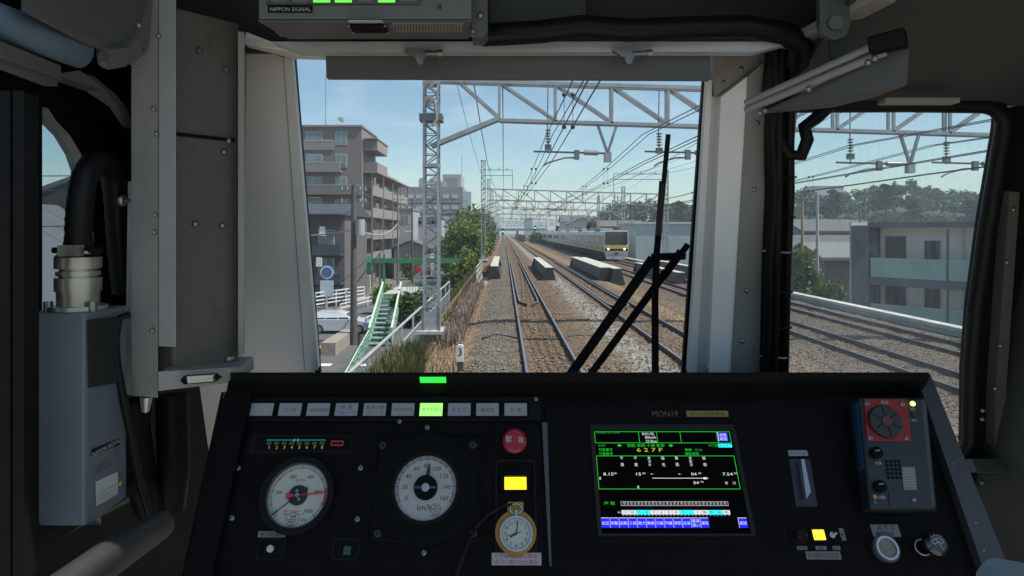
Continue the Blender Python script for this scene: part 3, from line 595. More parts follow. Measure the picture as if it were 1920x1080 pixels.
# right side: pale shed, red roof house, slate apartments, houses
shed_m = mat('shed_blue', (.30, .36, .37), .6, var=.08, scale=1.2, stretch=(6, 6, .3))
sh = thing('shed', (22, 92, RG), 'pale blue grey shed right of the oncoming train', 'shed')
MB().b2((17.6, 84, RG), (26.5, 96, CZ+1.1), shed_m).build('wall', sh); MB().b2((17.35, 83.75, CZ+1.101), (26.8, 96.2, CZ+1.3), mat('shed_trim', (.45, .47, .47), .6)).build('roof', sh)
MB().b2((20.3, 83.93, CZ-.6), (21.7, 83.999, CZ+.6), wfr).b2((20.4, 83.9, CZ-.5), (21.6, 83.929, CZ+.5), wgl).build('window', sh)
house('house', 22.5, 28, 66, 73, RG, CZ-2.4, CZ-1.0, 'house with a faded red roof beside the pale blue shed', hw, mat('red_roof', (.32, .16, .13), .8, var=.15, scale=2), 'x')
slate = mat('slate_cladding', (.11, .125, .15), .65, var=.12, scale=2, stretch=(8, 8, .5)); lw = mat('light_wall', (.74, .70, .66), .85, var=.08)
fu = V((3.6, -4.8, 0)).normalized(); fn = V((-4.8, -3.6, 0)).normalized(); A0 = V((22.4, 38.6, 0))
def fb(b, u0, u1, d0, d1, z0, z1, m):
    pts = [A0+fu*u+fn*d+V((0, 0, z0)) for u, d in ((u0, d0), (u1, d0), (u1, d1), (u0, d1))]; return b.prism(pts, (0, 0, z1-z0), m)
ap = thing('slate_apartments', tuple(A0+V((0, 0, RG))), 'dark slate two storey apartments with green glass balconies in the right window', 'apartment house')
fb(MB(), .05, 13, -9, -1.45, RG, CZ+.28, lw).build('wall', ap); fb(MB(), -.05, 13.2, -9.2, .12, CZ+.282, CZ+.58, slate).build('roof', ap)
fb(fb(MB(), -1.0, -.0, -9, .1, RG, CZ+.4, slate), -1.1, -1.001, -9, .12, RG, CZ+.6, ob2).build('end_wall', ap)
for i, z in enumerate((CZ-2.72, CZ-5.5)):
    if i == 0: fb(MB(), .01, 13, -1.44, .1, z-.5, z-.05, slate).build('floor_slab', ap)
    for k in range(3): fb(MB(), .1+k*4.1, 4.1+k*4.1, .0, .06, z-.02, z+1.1, gglass).build('balcony_glass', ap); fb(MB(), 4.1+k*4.1, 4.19+k*4.1, -.05, .1, z-.03, z+3.0 if i else z+2.9, slate).build('balcony_post', ap)
    for k, (u0, u1, zt) in enumerate(((.35, 1.5, 2.45), (2.5, 3.3, 2.2), (4.9, 5.8, 2.3), (7.2, 8.3, 2.3), (9.6, 10.4, 2.2))): fb(fb(MB(), u0-.06, u1+.06, -1.449, -1.42, z, z+zt+.06, wfr), u0, u1, -1.419, -1.40, z+.05, z+zt, mat('door_dark', (.045, .045, .055), .5, var=.3)).build('door' if k == 0 else 'window', ap)
for k, (u, z) in enumerate(((6.3, CZ-2.7), (10.9, CZ-2.7), (6.3, CZ-5.48))):
    fb(MB(), u, u+.75, -1.3, -.95, z, z+.6, ob2).build('air_conditioner', ap)
for u in (4.45, 9.0): fb(MB(), u, u+.09, -1.44, -1.34, RG, CZ+.28, trimw).build('downpipe', ap)
for k in range(3):
    for z in (CZ-2.72, CZ-5.5): fb(MB(), .1+k*4.1, 4.1+k*4.1, -.02, .09, z+1.101, z+1.15, trimw).build('balcony_rail', ap)
house('house', 27.5, 36, 62, 70, RG, CZ-2.3, CZ-.5, 'grey tiled house with low gable left of the slate apartments', brn, mat('tile_grey', (.11, .105, .10), .8, var=.2, scale=2), 'x', ((29, 30.5, CZ-4.2, CZ-3),))
house('house', 24.5, 29.5, 48, 54, RG, CZ-2.1, CZ-1.0, 'brown house with a lean grey roof close beside the slate apartments', mat('plum_wall', (.22, .17, .165), .85, var=.15), mat('tile_pale', (.19, .19, .185), .8, var=.15), 'x')
house('house', 40, 50, 84, 93, RG, CZ+.0, CZ+1.6, 'dark roofed house behind the grey tiled house', brn, hr, 'x', ((42, 44, CZ-1.6, CZ-.4),))
house('house', 30, 38, 112, 122, RG, CZ+.4, CZ+1.7, 'dark tiled house below the wooded hill beyond the shed', brn, hr, 'x', ((32, 34, CZ-1.2, CZ+.0),))
house('house', 20, 29, 130, 140, RG, CZ+1.0, CZ+2.3, 'brown roofed house seen over the roof of the oncoming train', brn, mat('roof_tan', (.13, .11, .10), .8, var=.2), 'x', ((22, 23.5, CZ-.8, CZ+.4),))
house('house', 17.5, 25, 170, 180, RG, CZ+2.0, CZ+3.8, 'grey house beyond the train near the far end of the line', hw, hr2, 'y', ((19, 21, CZ, CZ+1.3),))
house('house', 19, 28, 205, 215, RG, CZ+3.2, CZ+5.4, 'pale house at the far end of the train', mat('cream_wall', (.46, .43, .38), .85, var=.1), hr, 'x', ((21, 23, CZ+.6, CZ+2),))
house('low_hall', 34, 62, 180, 196, RG, CZ+1.6, CZ+2.0, 'long dark flat hall in front of the wooded hill', brn, hr, 'f')
house('tower_block', 14, 19, 420, 434, RG, CZ+9.0, CZ+9.5, 'small grey tower block far away above the blue bridge', ob2, ob_m, 'f', cat='tower block')
house('hilltop_block', 148, 162, 300, 312, RG, CZ+21.5, CZ+22, 'pale flat block standing on the wooded hill in the right window', mat('hill_block', (.55, .55, .55), .8, var=.05), ob2, 'f', cat='block')
# far road bridge over the tracks
bb = mat('bridge_blue', (.10, .20, .26), .6, var=.1); t = thing('road_bridge', (9, 350, 0), 'far blue road bridge crossing above the tracks', 'bridge')
MB().b2((-4, 350, CZ+.6), (24, 358, CZ+2.0), bb).build('deck', t)
b = MB()
for x in np.arange(-4, 24.1, 2): b.bar((x, 349.9, CZ+2.001), (x, 349.9, CZ+3.3), .12, .12, bb)
b.b2((-4, 349.8, CZ+3.2), (24, 349.95, CZ+3.4), bb); b.build('parapet', t)
for x in (-3.2, 7.5, 16.8): MB().b2((x-.5, 351, -1.5), (x+.5, 356, CZ+.599), gd).build('pier', t)
b = MB(); b.b2((6.2, 190, -.8), (6.45, 340, CZ-.9), mat('fence_brown', (.10, .075, .07), .8)); b.build('noise_fence', label='low dark brown fence between the far tracks before the blue bridge', cat='fence')
# ---------------------------------------------------------------- street furniture on the left
gr = mat('gate_green', (.055, .24, .12), .5, var=.15, scale=2); grl = mat('sign_green', (.10, .50, .26), .5, var=.08); gst = mat('stair_green', (.19, .34, .25), .6, var=.25, scale=3, speck=.6, spscale=10); gsl = mat('stair_rail_pale', (.55, .68, .52), .5, var=.15, scale=3)
t = thing('height_gate', (-10.5, 79, LG), 'green height limit gate spanning the street', 'height gate')
for x in (-15.3, -5.8):
    b = MB()
    for dx in (-.28, .28): b.bar((x+dx, 79, LG), (x+dx, 79, CZ-3.3+.5), .22, .22, gr)
    for z in np.arange(LG+.5, CZ-3, .8): b.bar((x-.28, 79, z), (x+.28, 79, z+.4), .06, .06, gr)
    b.build('post', t)
MB().b2((-16.9, 78.85, CZ-3.9), (-4.9, 79.15, CZ-3.3), gr).build('beam', t)
b = MB(); b.prism([(-18.6, 78.6, CZ-5.0), (-16.8, 78.6, CZ-5.0), (-16.6, 78.6, CZ-4.7), (-16.6, 78.6, CZ-3.0), (-18.6, 78.6, CZ-3.0)], (0, .3, 0), gr); b.b2((-18.55, 78.5, CZ-3.8), (-16.65, 78.599, CZ-2.95), grl); b.build('sign_box', t)
# stair
t = thing('green_stair', (-8.3, 44, LG), 'pale green steel stair with tall side rails beside the bank fence', 'stair')
def sp(s, u): # u 0 top (far) .. 1 bottom (near)
    xl = -9.62+(-8.47+9.62)*u; xr = -8.18+(-7.05+8.18)*u; return V(((xl if s < 0 else xr), 50-10.5*u, CZ-5.0-2.05*u))
for s in (-1, 1):
    b = MB(); b.bar(sp(s, 0), sp(s, 1), .09, .34, gst); 
    b.bar(sp(s, 0)+V((0, 0, 1.0)), sp(s, 1)+V((0, 0, 1.0)), .13, .12, gsl)
    for u in np.linspace(0, 1, 8): b.bar(sp(s, u), sp(s, u)+V((0, 0, .95)), .07, .07, gst)
    for h in (.4, .7): b.bar(sp(s, 0)+V((0, 0, h)), sp(s, 1)+V((0, 0, h)), .05, .06, gst)
    b.build('side_rail', t)
for k in range(12):
    u = k/11; a, c = sp(-1, u), sp(1, u); MB().b2((a.x, a.y-.14, a.z-.02), (c.x, a.y+.5, a.z+.05), gr if k < 3 else gst).build('tread', t)
t2 = thing('green_path_rail', (-7.6, 34, LG), 'green railing continuing from the foot of the stair toward the cab', 'railing')
b = MB(); q0, q1 = V((-8.45, 39.3, LG)), V((-6.75, 26, LG))
for h in (.25, .5, .75, 1.0): b.bar(q0+V((0, 0, h)), q1+V((0, 0, h)), .06, .07, gst if h < 1 else gsl)
b.build('rail_bars', t2)
for u in np.linspace(0, 1, 7): p = q0.lerp(q1, u); MB().bar(p, p+V((0, 0, 1.0)), .07, .07, gst).build('post', t2)
t = thing('stair_landing', (-8.8, 54, LG), 'concrete landing at the top of the green stair with a green fence', 'landing')
MB().b2((-9.9, 50.7, LG), (-7.6, 58, CZ-5.05), conc).build('slab', t)
b = MB()
for x in np.arange(-8.0, -4.5, .22): b.bar((x, 52, CZ-5.8), (x, 52, CZ-4.2), .04, .04, gr)
for z in (CZ-4.2, CZ-5.6): b.bar((-8.05, 52, z), (-4.5, 52, z), .08, .08, gr)
b.build('fence_panel', t)
# white street rails
def wrail(x0, y0, x1, y1, n, rows, label):
    t = thing('street_railing', ((x0+x1)/2, (y0+y1)/2, LG), label, 'railing', 'white street railings'); p, q = V((x0, y0, LG)), V((x1, y1, LG)); b = MB()
    for h in rows: b.bar(p+V((0, 0, h)), q+V((0, 0, h)), .08, .1, wht)
    b.build('bars', t)
    for u in np.linspace(0, 1, n): r = p.lerp(q, u); MB().bar(r, r+V((0, 0, max(rows))), .1, .1, wht).build('post', t)
wrail(-17.8, 56, -14.2, 64, 7, (.55, .9, 1.25, 1.6), 'taller white street railing with four bars behind the white car')
wrail(-14.3, 55, -11.9, 66, 5, (.5, .85), 'low two bar white guard rail beside the street right of the dark pole')
wrail(-15.5, 33, -12.2, 40.5, 5, (.4, .8, 1.1), 'grey white stair handrail in front of the white car')
# loading slab
t = thing('parking_ramp', (-12, 37, LG), 'dark ramp edged by an orange line beside the dark utility pole', 'ramp')
MB().prism([(-15.5, 33.5, LG+.02), (-10.6, 36.2, LG+.02), (-10.6, 41, LG+.02), (-15.5, 41, LG+.02)], (0, 0, .12), mat('ramp_dark', (.07, .06, .055), .9, var=.2)).build('slab', t)
MB().bar((-14.9, 35.0, LG+.16), (-11.4, 36.6, LG+.16), .3, .02, opaint).bar((-11.4, 36.6, LG+.16), (-10.9, 40.6, LG+.16), .3, .02, opaint).build('edge_line', t)
MB().b2((-10.59, 36.4, LG), (-9.75, 41.5, LG+.75), mat('block_tan', (.30, .27, .23), .9, var=.2)).build('retaining_block', t)
# round signs
def rsign(x, y, zc, r, label, face_m, ring_m, plate=None):
    t = thing('road_sign', (x, y, LG), label, 'road sign')
    MB().tube([(x, y, LG), (x, y, zc+r)], .05, fm, 8).build('pole', t)
    b = MB(); b.tube([(x, y-.08, zc), (x, y-.05, zc)], r, ring_m, 24); b.tube([(x, y-.1, zc), (x, y-.081, zc)], r*.78, face_m, 24); b.build('disc', t)
    if plate: MB().b2((x-plate[0], y-.09, plate[1]), (x+plate[0], y-.05, plate[2]), mat('plate_pale', (.5, .56, .60), .5, var=.1)).build('plate', t)
    return t
sblue = mat('sign_blue', (.05, .13, .30), .5, var=.05); sred = mat('sign_red', (.6, .04, .08), .5, var=.05)
rsign(-16.45, 58.5, CZ-3.75, .62, 'round blue road sign with a pale plate below, by the white railing', sblue, mat('ring_pale', (.6, .66, .7), .5), (.62, CZ-6.0, CZ-4.5))
rsign(-12.7, 93, CZ-5.5, .5, 'round red road sign under the green gate', sred, sred)
# utility poles
pol = mat('pole_concrete', (.18, .17, .165), .85, var=.2, scale=3); pold = mat('pole_brown', (.10, .085, .08), .85, var=.25, scale=3)
def upole(x, y, z0, z1, label, m, arms=2, r=.17, transf=False):
    t = thing('utility_pole', (x, y, z0), label, 'utility pole', 'utility poles along the streets')
    MB().tube([(x, y, z0), (x, y, z1)], [r, r*.6], m, 10).build('shaft', t)
    for k in range(arms):
        b = MB(); z = z1-.35-k*.75; b.bar((x-.85, y, z), (x+.85, y, z), .08, .08, st2)
        for dx in (-.75, -.4, .4, .75): b.tube([(x+dx, y, z+.04), (x+dx, y, z+.26)], [.06, .03], ins, 6)
        b.build('crossarm', t)
    if transf: MB().tube([(x+.42, y-.1, z1-3.2), (x+.42, y-.1, z1-2.2)], .3, ob2, 12).build('transformer', t)
    return t
upole(-9.55, 40, LG, CZ+3.0, 'dark brown utility pole beside the white car, tallest on the street', pold, 2, .24, True)
upole(-14.5, 86, LG, CZ+5.5, 'grey utility pole in front of the office block', pol)
upole(-12.9, 88.5, LG, CZ+4.8, 'brown utility pole just left of the nearest mast', pold)
upole(-6.55, 92, LG, CZ+2.2, 'thin pole standing in front of the green trees', pol, 1, .14)
upole(22.9, 46, RG, CZ+2.8, 'pale thin utility pole nearest the slate apartments', mat('pole_pale', (.42, .42, .40), .7), 1, .14)
upole(23.7, 50, RG, CZ+2.4, 'yellowish utility pole beside the pale pole in the right window', mat('pole_tan', (.34, .25, .15), .8), 0, .15)
upole(43, 76, RG, CZ+3.2, 'slanted rooftop pole behind the grey tiled house', pol, 1)
upole(50.5, 88, RG, CZ+6.0, 'tall pole rising into the trees left of the slate apartments', pol, 2)
upole(19.5, 108, RG, CZ+6.3, 'tall thin pole right above the roof of the oncoming train', pol, 1, .13)
upole(24, 118, RG, CZ+5.6, 'thin pole in front of the wooded hill beyond the shed', pol, 1, .13)
# street cables between the poles
cw = mat('cable_grey', (.35, .35, .36), .6, var=0)
def sagc(p, q, sag, r, label, m=cw):
    pts = [V(p).lerp(V(q), k/12)-V((0, 0, sag*4*(k/12)*(1-k/12))) for k in range(13)]; MB().tube(pts, r, m, 5).build('street_cable', label=label, cat='cable')
sagc((-9.55, 40, CZ+.15), (-22, 44, CZ-.4), .35, .05, 'thick pale cable from the dark pole toward the navy house')
sagc((-9.55, 40, CZ+.2), (-14.5, 86, CZ+1.2), .9, .06, 'thick pale cable sagging from the dark pole to the street pole')
sagc((-14.5, 86, CZ+1.0), (-12.9, 88.5, CZ+.2), .5, .05, 'short pale cable sagging between the two street poles')
sagc((-9.55, 40, CZ+2.6), (-12.9, 88.5, CZ+4.2), .5, .03, 'thin cable between the dark pole and the brown pole', wm)
for k, z in enumerate((CZ+2.4, CZ+1.75, CZ+.35)): sagc((-26, 24-k, z), (-10, 26-k, z+.25), .3, .02, ('topmost', 'middle', 'lowest')[k]+' wire crossing the view in the left window', wm)
# white car, side on
cwt = mat('car_white', (.62, .65, .68), .25, var=.03, coat=.6); cgl = mat('car_glass', (.02, .025, .03), .05, var=0, spec=.8); tyr = mat('tyre', (.02, .02, .02), .85); rim = mat('rim', (.4, .4, .42), .35, metal=.6)
CX, CY, CZ0 = -11.6, 45.0, LG
car = thing('parked_car', (CX, CY, CZ0), 'white station wagon stopped side on behind the dark pole', 'car')
prof = [(-2.25, .32), (-2.28, .75), (-2.2, .98), (-2.05, 1.02), (1.0, .98), (1.75, .86), (2.15, .68), (2.25, .45), (2.2, .28), (1.75, .24), (-1.9, .24)]
b = MB(); b.prism([(CX+x, CY-.86, CZ0+z) for x, z in prof], (0, 1.72, 0), cwt); b.build('body', car, bevel=.06)
cab_p = [(-2.1, 1.0), (-1.95, 1.36), (-1.6, 1.5), (-.2, 1.53), (.35, 1.42), (1.15, .985)]; n = len(cab_p)
vs = [(CX+x, CY-.84+(.22 if z > 1.1 else 0), CZ0+z) for x, z in cab_p]+[(CX+x, CY+.84-(.22 if z > 1.1 else 0), CZ0+z) for x, z in cab_p]
MB().add(vs, [list(range(n))[::-1], [n+i for i in range(n)]]+[[i, (i+1) % n, n+(i+1) % n, n+i] for i in range(n)], cwt).build('cabin', car, bevel=.03)
def sw(pts, nm): # side windows lie on the slanted cabin side
    b = MB(); f = lambda x, z: (CX+x, CY-.84+.22*min(1, max(0, (z-1.0)/.36))-.012, CZ0+z)
    b.prism([f(*p) for p in pts], (0, .01, 0), cgl); b.build(nm, car)
sw([(-1.95, 1.05), (-1.85, 1.33), (-1.0, 1.36), (-1.0, 1.05)], 'side_window'); sw([(-.94, 1.05), (-.94, 1.36), (-.1, 1.36), (-.1, 1.05)], 'side_window'); sw([(-.04, 1.05), (-.04, 1.36), (.2, 1.36), (.8, 1.05)], 'side_window')
b = MB(); b.prism([(CX+.45, CY-.6, CZ0+1.385), (CX+.45, CY+.6, CZ0+1.385), (CX+1.08, CY+.75, CZ0+1.035), (CX+1.08, CY-.75, CZ0+1.035)], (.02, 0, .02), cgl); b.build('windscreen', car)
for x in (-1.4, 1.42):
    for y in (-.8, .8):
        wl = MB().tube([(CX+x, CY+y-.1, CZ0+.33), (CX+x, CY+y+.1, CZ0+.33)], .33, tyr, 20).build('wheel', car)
        if y < 0: MB().tube([(CX+x, CY+y-.115, CZ0+.33), (CX+x, CY+y-.102, CZ0+.33)], .21, rim, 16).build('rim', wl)
MB().box((CX+2.14, CY-.7, CZ0+.72), (.2, .3, .12), mat('lamp_clear', (.6, .62, .65), .15)).build('headlight', car, bevel=.03); MB().box((CX+.75, CY-.95, CZ0+1.06), (.12, .16, .12), cwt).build('mirror', car, bevel=.03)
# ---------------------------------------------------------------- vegetation
def leafmat(name, c, tr=.25):
    m = bpy.data.materials.new(name); m.use_nodes = True; t = m.node_tree; b = t.nodes['Principled BSDF']; b.inputs['Roughness'].default_value = .6; b.inputs['Specular IOR Level'].default_value = .25
    tcx = t.nodes.new('ShaderNodeTexCoord'); n = t.nodes.new('ShaderNodeTexNoise'); n.inputs['Scale'].default_value = .9; n.inputs['Detail'].default_value = 5; n.inputs['Roughness'].default_value = .7
    r = t.nodes.new('ShaderNodeValToRGB'); r.color_ramp.elements[0].position = .33; r.color_ramp.elements[1].position = .68
    r.color_ramp.elements[0].color = (c[0]*.55, c[1]*.6, c[2]*.6, 1); r.color_ramp.elements[1].color = (c[0]*1.5, c[1]*1.35, c[2]*1.2, 1)
    t.links.new(tcx.outputs['Object'], n.inputs['Vector']); t.links.new(n.outputs['Fac'], r.inputs['Fac']); t.links.new(r.outputs['Color'], b.inputs['Base Color'])
    tl = t.nodes.new('ShaderNodeBsdfTranslucent'); mxs = t.nodes.new('ShaderNodeMixShader'); mxs.inputs['Fac'].default_value = tr; o = t.nodes['Material Output']
    t.links.new(r.outputs['Color'], tl.inputs['Color']); t.links.new(b.outputs[0], mxs.inputs[1]); t.links.new(tl.outputs[0], mxs.inputs[2]); t.links.new(mxs.outputs[0], o.inputs['Surface']); M[name] = m; return m
lf = leafmat('leaf_green', (.095, .155, .038)); lf2 = leafmat('leaf_bright', (.14, .21, .045)); lfd = leafmat('leaf_dark', (.07, .11, .035)); lfp = leafmat('leaf_pine', (.05, .08, .04), .1); lfh = leafmat('leaf_hill', (.05, .105, .026))
bark = mat('bark', (.10, .075, .055), .9, var=.3, scale=8)
def leaves(c, rad, ncl, nl, size, spread=.32, shell=.5):
    """clumps of small leaf quads through an ellipsoid"""
    c = np.array(c); rad = np.array(rad); d = rng.normal(size=(ncl, 3)); d /= np.linalg.norm(d, axis=1)[:, None]
    cc = c+d*rad*(shell+(1-shell)*rng.random((ncl, 1))**.7)
    p = np.repeat(cc, nl, 0)+rng.normal(size=(ncl*nl, 3))*rad*spread*.55
    a = rng.normal(size=(len(p), 3)); a /= np.linalg.norm(a, axis=1)[:, None]; b = rng.normal(size=(len(p), 3)); b -= a*(a*b).sum(1)[:, None]; b /= np.linalg.norm(b, axis=1)[:, None]
    s = (size*(.6+.8*rng.random((len(p), 1)))); q = np.stack([p-a*s, p+b*s*.55, p+a*s, p-b*s*.55], 1).reshape(-1, 3); return q
def leafobj(q, m, name, parent=None, **kw):
    b = MB(); b.v = [tuple(x) for x in q]; n = len(q)//4; b.f = [[4*i, 4*i+1, 4*i+2, 4*i+3] for i in range(n)]; b.m = [0]*n; b.sm = [False]*n; b.mats = [m]; return b.build(name, parent, **kw)
def tree(x, y, z0, h, r, label, m, ncl=60, nl=26, size=.28, name='tree', group=None, trunk=.35, cat='tree', squash=1.0):
    t = thing(name, (x, y, z0), label, cat, group); b = MB(); ct = z0+h*trunk
    b.tube([(x, y, z0), (x+.1, y, z0+h*.3), (x, y+.1, z0+h*.6), (x-.1, y, z0+h*.9)], [h*.03+.05, h*.024+.03, h*.014+.02, .02], bark, 7)
    for k in range(6):
        a = k*1.05+random.random(); zz = z0+h*(.3+.08*k); b.tube([(x, y, zz), (x+r*.4*math.cos(a), y+r*.4*math.sin(a), zz+h*.09), (x+r*.75*math.cos(a), y+r*.75*math.sin(a), zz+h*.16)], [.07+h*.006, .05, .015], bark, 5)
    b.build('trunk', t); hc = (h*(1-trunk))/2
    q = [leaves((x, y, ct+hc), (r, r, hc*1.02), ncl, nl, size)]
    for k in range(5):
        a = random.random()*6.28; q.append(leaves((x+.55*r*math.cos(a), y+.55*r*math.sin(a), ct+hc*random.uniform(.5, 1.6)), (r*.5, r*.5, hc*.45), ncl//5, nl, size))
    leafobj(np.concatenate(q), m, 'crown', t); return t
tg = 'trees along the left bank'
tree(-5.0, 84, LG, 8.8, 2.7, 'large bright green tree on the bank behind the nearest mast', lf2, 90, 34, .26, group=tg, trunk=.2)
tree(-4.5, 88, LG, 10.2, 2.9, 'tall green tree beside the second left mast', lf, 90, 34, .28, group=tg, trunk=.2)
tree(-8.0, 97, LG, 6.6, 2.4, 'rounded green tree left of the tall bank trees', lf2, 60, 30, .26, group=tg, trunk=.15)
tree(-4.4, 103, LG, 10.6, 2.8, 'dark tree on the bank right behind the second left mast', lf, 70, 30, .3, group=tg, trunk=.2)
tree(-5.0, 121, LG, 10.2, 3.0, 'farther dark bank tree, second from the end of the row', lfd, 60, 30, .34, group=tg, trunk=.2)
tree(-5.2, 140, LG, 11.2, 3.4, 'last bank tree at the far end of the row', lf, 60, 30, .38, group=tg, trunk=.2)
tree(-3.5, 58, LG+.8, 4.8, .85, 'narrow cypress shaped bush on the bank edge', lf2, 50, 26, .2, name='cypress', trunk=.08, cat='bush')
tree(-4.0, 51, LG+.3, 4.0, 1.0, 'green bush at the foot of the walkway', lf, 45, 26, .2, name='bush', trunk=.08, cat='bush')
tree(-7.1, 47.5, LG, 2.6, 1.35, 'dark leafy shrub right of the green stair', lfd, 60, 30, .16, name='shrub', trunk=.08, cat='shrub')
tree(-10.6, 55, LG, 2.5, .9, 'small green shrub at the top left of the stair', lf2, 40, 26, .15, name='shrub', trunk=.08, cat='shrub')
tree(-14.2, 94, LG, 3.4, .9, 'clipped green bush beside the street under the gate beam', lf2, 40, 26, .2, name='bush', trunk=.05, cat='bush')
tree(21.3, 45, RG, 5.0, 1.0, 'yellow green tree in front of the pale poles in the right window', lf2, 70, 30, .2, trunk=.2)
tree(20.9, 41.5, RG, 3.0, .9, 'small bright bush behind the white wall in the right window', lf2, 50, 28, .16, name='bush', trunk=.1, cat='bush')
tree(24.3, 47, RG, 2.8, .9, 'dark garden bush behind the small bright bush', lf, 50, 28, .2, name='bush', trunk=.1, cat='bush')
tree(10.5, 205, -2.2, 5.0, 2.2, 'small yellow green tree at the tail of the oncoming train', lf2, 40, 24, .3, trunk=.15)
# wooded hill
hm = mat('hill_soil', (.05, .07, .035), .95, var=.3, scale=.2); b = MB(); xs2 = np.linspace(22, 330, 60); pr = []
def hh(x): return 13.5+1.6*math.sin(x*.05)+1.2*math.sin(x*.13+1)+min(6.5, max(0, (x-60)*.12))-max(0, x-190)*.04
ysb = (232, 250, 300, 420); kz = (.0, .62, .8, .6); vs = []; fs = []
for x in xs2:
    for y, k in zip(ysb, kz): vs.append((x*(y/240), y, RG+k*max(0, hh(x))*min(1, (x-20)/25+.05)))
for i in range(len(xs2)-1): fs += [[i*4+j, i*4+j+1, (i+1)*4+j+1, (i+1)*4+j] for j in range(3)]
b.add(vs, fs, hm, True).build('hill', kind='structure', label='low wooded hill on the right behind the houses', origin=(100, 250, RG))
q = []
for x in np.linspace(26, 325, 210):
    for row, (y, k) in enumerate(((238, .35), (248, .7), (262, .95))):
        xx = x*(y/240)+random.uniform(-1, 1); e = min(1, (x-20)/25+.05); base = RG+hh(x)*e*k; r = random.uniform(1.9, 3.3)
        q.append(leaves((xx, y+random.uniform(-4, 4), base+r*.8), (r, r*.9, r*random.uniform(.8, 1.15)), 13, 15, .6))
leafobj(np.concatenate(q), lfh, 'woods', kind='stuff', label='dense green woods covering the hill on the right', origin=(100, 240, RG))
def pine(x, y, z0, h, label):
    t = thing('pine_tree', (x, y, z0), label, 'pine tree', 'pines rising above the woods'); MB().tube([(x, y, z0), (x+.3, y, z0+h*.5), (x, y, z0+h)], [.32, .22, .05], bark, 6).build('trunk', t); q = []
    for k in range(7):
        zz = z0+h*(.42+.09*k); rr_ = h*.26*(1-k*.1); a = k*2.4; q.append(leaves((x+rr_*.55*math.cos(a), y+rr_*.55*math.sin(a), zz), (rr_, rr_, h*.05), 22, 20, .38))
    leafobj(np.concatenate(q), lfp, 'crown', t)
for px, top, D, lab in ((1563, 357, 205, 'leftmost pine above the woods in the right window'), (1660, 346, 200, 'tallest pine above the woods, left of the middle of the right window'), (1712, 368, 198, 'shorter dark pine just above the slate apartments'), (1822, 378, 195, 'pine at the right edge of the right window'), (1275, 378, 215, 'pine above the pale blue shed, behind the wiper')):
    p = P(px, top, D); pine(p.x, p.y, p.z-11, 11, lab)
# grasses on the bank
def grass(x0, x1, y0, y1, n, h, m, label, zf, lean=.35):
    x = rng.uniform(x0, x1, n); y = rng.uniform(y0, y1, n); hh_ = h*(.5+.8*rng.random(n)); a = rng.random(n)*6.28; l = lean*hh_*rng.random(n); w_ = .012+.012*rng.random(n)
    z = np.array([zf(v) for v in x]); c, s = np.cos(a), np.sin(a)
    q = np.stack([np.stack([x-w_*s, y+w_*c, z], 1), np.stack([x+w_*s, y-w_*c, z], 1), np.stack([x+l*c+w_*s*.3, y+l*s-w_*c*.3, z+hh_], 1), np.stack([x+l*c-w_*s*.3, y+l*s+w_*c*.3, z+hh_], 1)], 1).reshape(-1, 3)
    leafobj(q, m, 'grass', kind='stuff', label=label, origin=((x0+x1)/2, (y0+y1)/2, 0))
dry = mat('dry_grass', (.34, .25, .16), .9, var=.5, scale=1.2); drp = mat('dry_weed', (.27, .20, .165), .9, var=.3, scale=2); reed = leafmat('reed', (.11, .12, .045))
zb = lambda x: float(np.interp(x, [-5.2, -2.7, -2.0, -1.3, -.8], [LG, -.75, -.52, -.32, -.18]))
grass(-2.4, -1.05, 8, 60, 5500, .12, dry, 'dry straw coloured grass along the edge of the ballast', zb)
grass(-1.75, -1.2, 17.5, 36, 3600, .42, drp, 'brown dead weeds right of the nearest mast foot', zb, .5)
grass(-2.55, -1.85, 8, 14.3, 8500, .82, reed, 'tall green and brown reeds between the fence and the ballast', zb, .45)
grass(-5.0, -2.75, 12, 60, 9000, .5, reed, 'rough grass on the slope below the bank fence', zb, .5)
grass(-2.4, -1.2, 18, 58, 1500, .28, reed, 'green weeds scattered through the dry grass beside the ballast', zb, .6)
# ================================================================ the driver's cab
blk = mat('cab_black', (.006, .0055, .0052), .5, spec=.15, var=.25, scale=25, bump=.04, bscale=300); pan = mat('desk_black', (.0045, .0042, .004), .55, spec=.08, var=.2, scale=18, bump=.05, bscale=400)
wpn = mat('cab_white', (.80, .775, .74), .42, var=.05, scale=3); gpn = mat('cab_grey', (.26, .25, .225), .5, var=.1, speck=.35, scale=4, bump=.03, bscale=200); ggn = mat('cabinet_green_grey', (.085, .082, .064), .5, var=.15, speck=.6, scale=5, bump=.04, bscale=150)
dkg = mat('ceiling_grey', (.085, .085, .078), .6, var=.12, scale=4); vdk = mat('recess_dark', (.022, .025, .022), .7, var=.3, scale=5); met = mat('bare_metal', (.45, .45, .44), .35, metal=.9, var=.15, scale=20); brs = mat('connector_metal', (.42, .41, .36), .38, metal=.85, var=.2, scale=30)
hos = mat('hose_black', (.006, .006, .006), .45, var=.2, scale=40, spec=.22); bxb = mat('box_blue_grey', (.105, .13, .155), .42, var=.06, scale=8); bxg = mat('box_green_grey', (.22, .26, .265), .42, var=.06, scale=8)
visg = mat('visor_grey', (.10, .10, .10), .6, var=.08, scale=6); scw = mat('screw', (.28, .28, .27), .35, metal=.8, var=.1)
KN = V((0, 1, .2713)).normalized()
def fp(px, py, off=0):     # where the sight line meets the raked front plane (off metres outward)
    k = (py-435)/F; D = (1.5062+off)/(1-.2713*k); return P(px, py, D)
def fz(x, zr, off=0): return V((x, 1.6-.2713*(zr+.3458)+off, CZ+zr))
def oX(px, py, X): return P(px, py, X*F/(px-945))
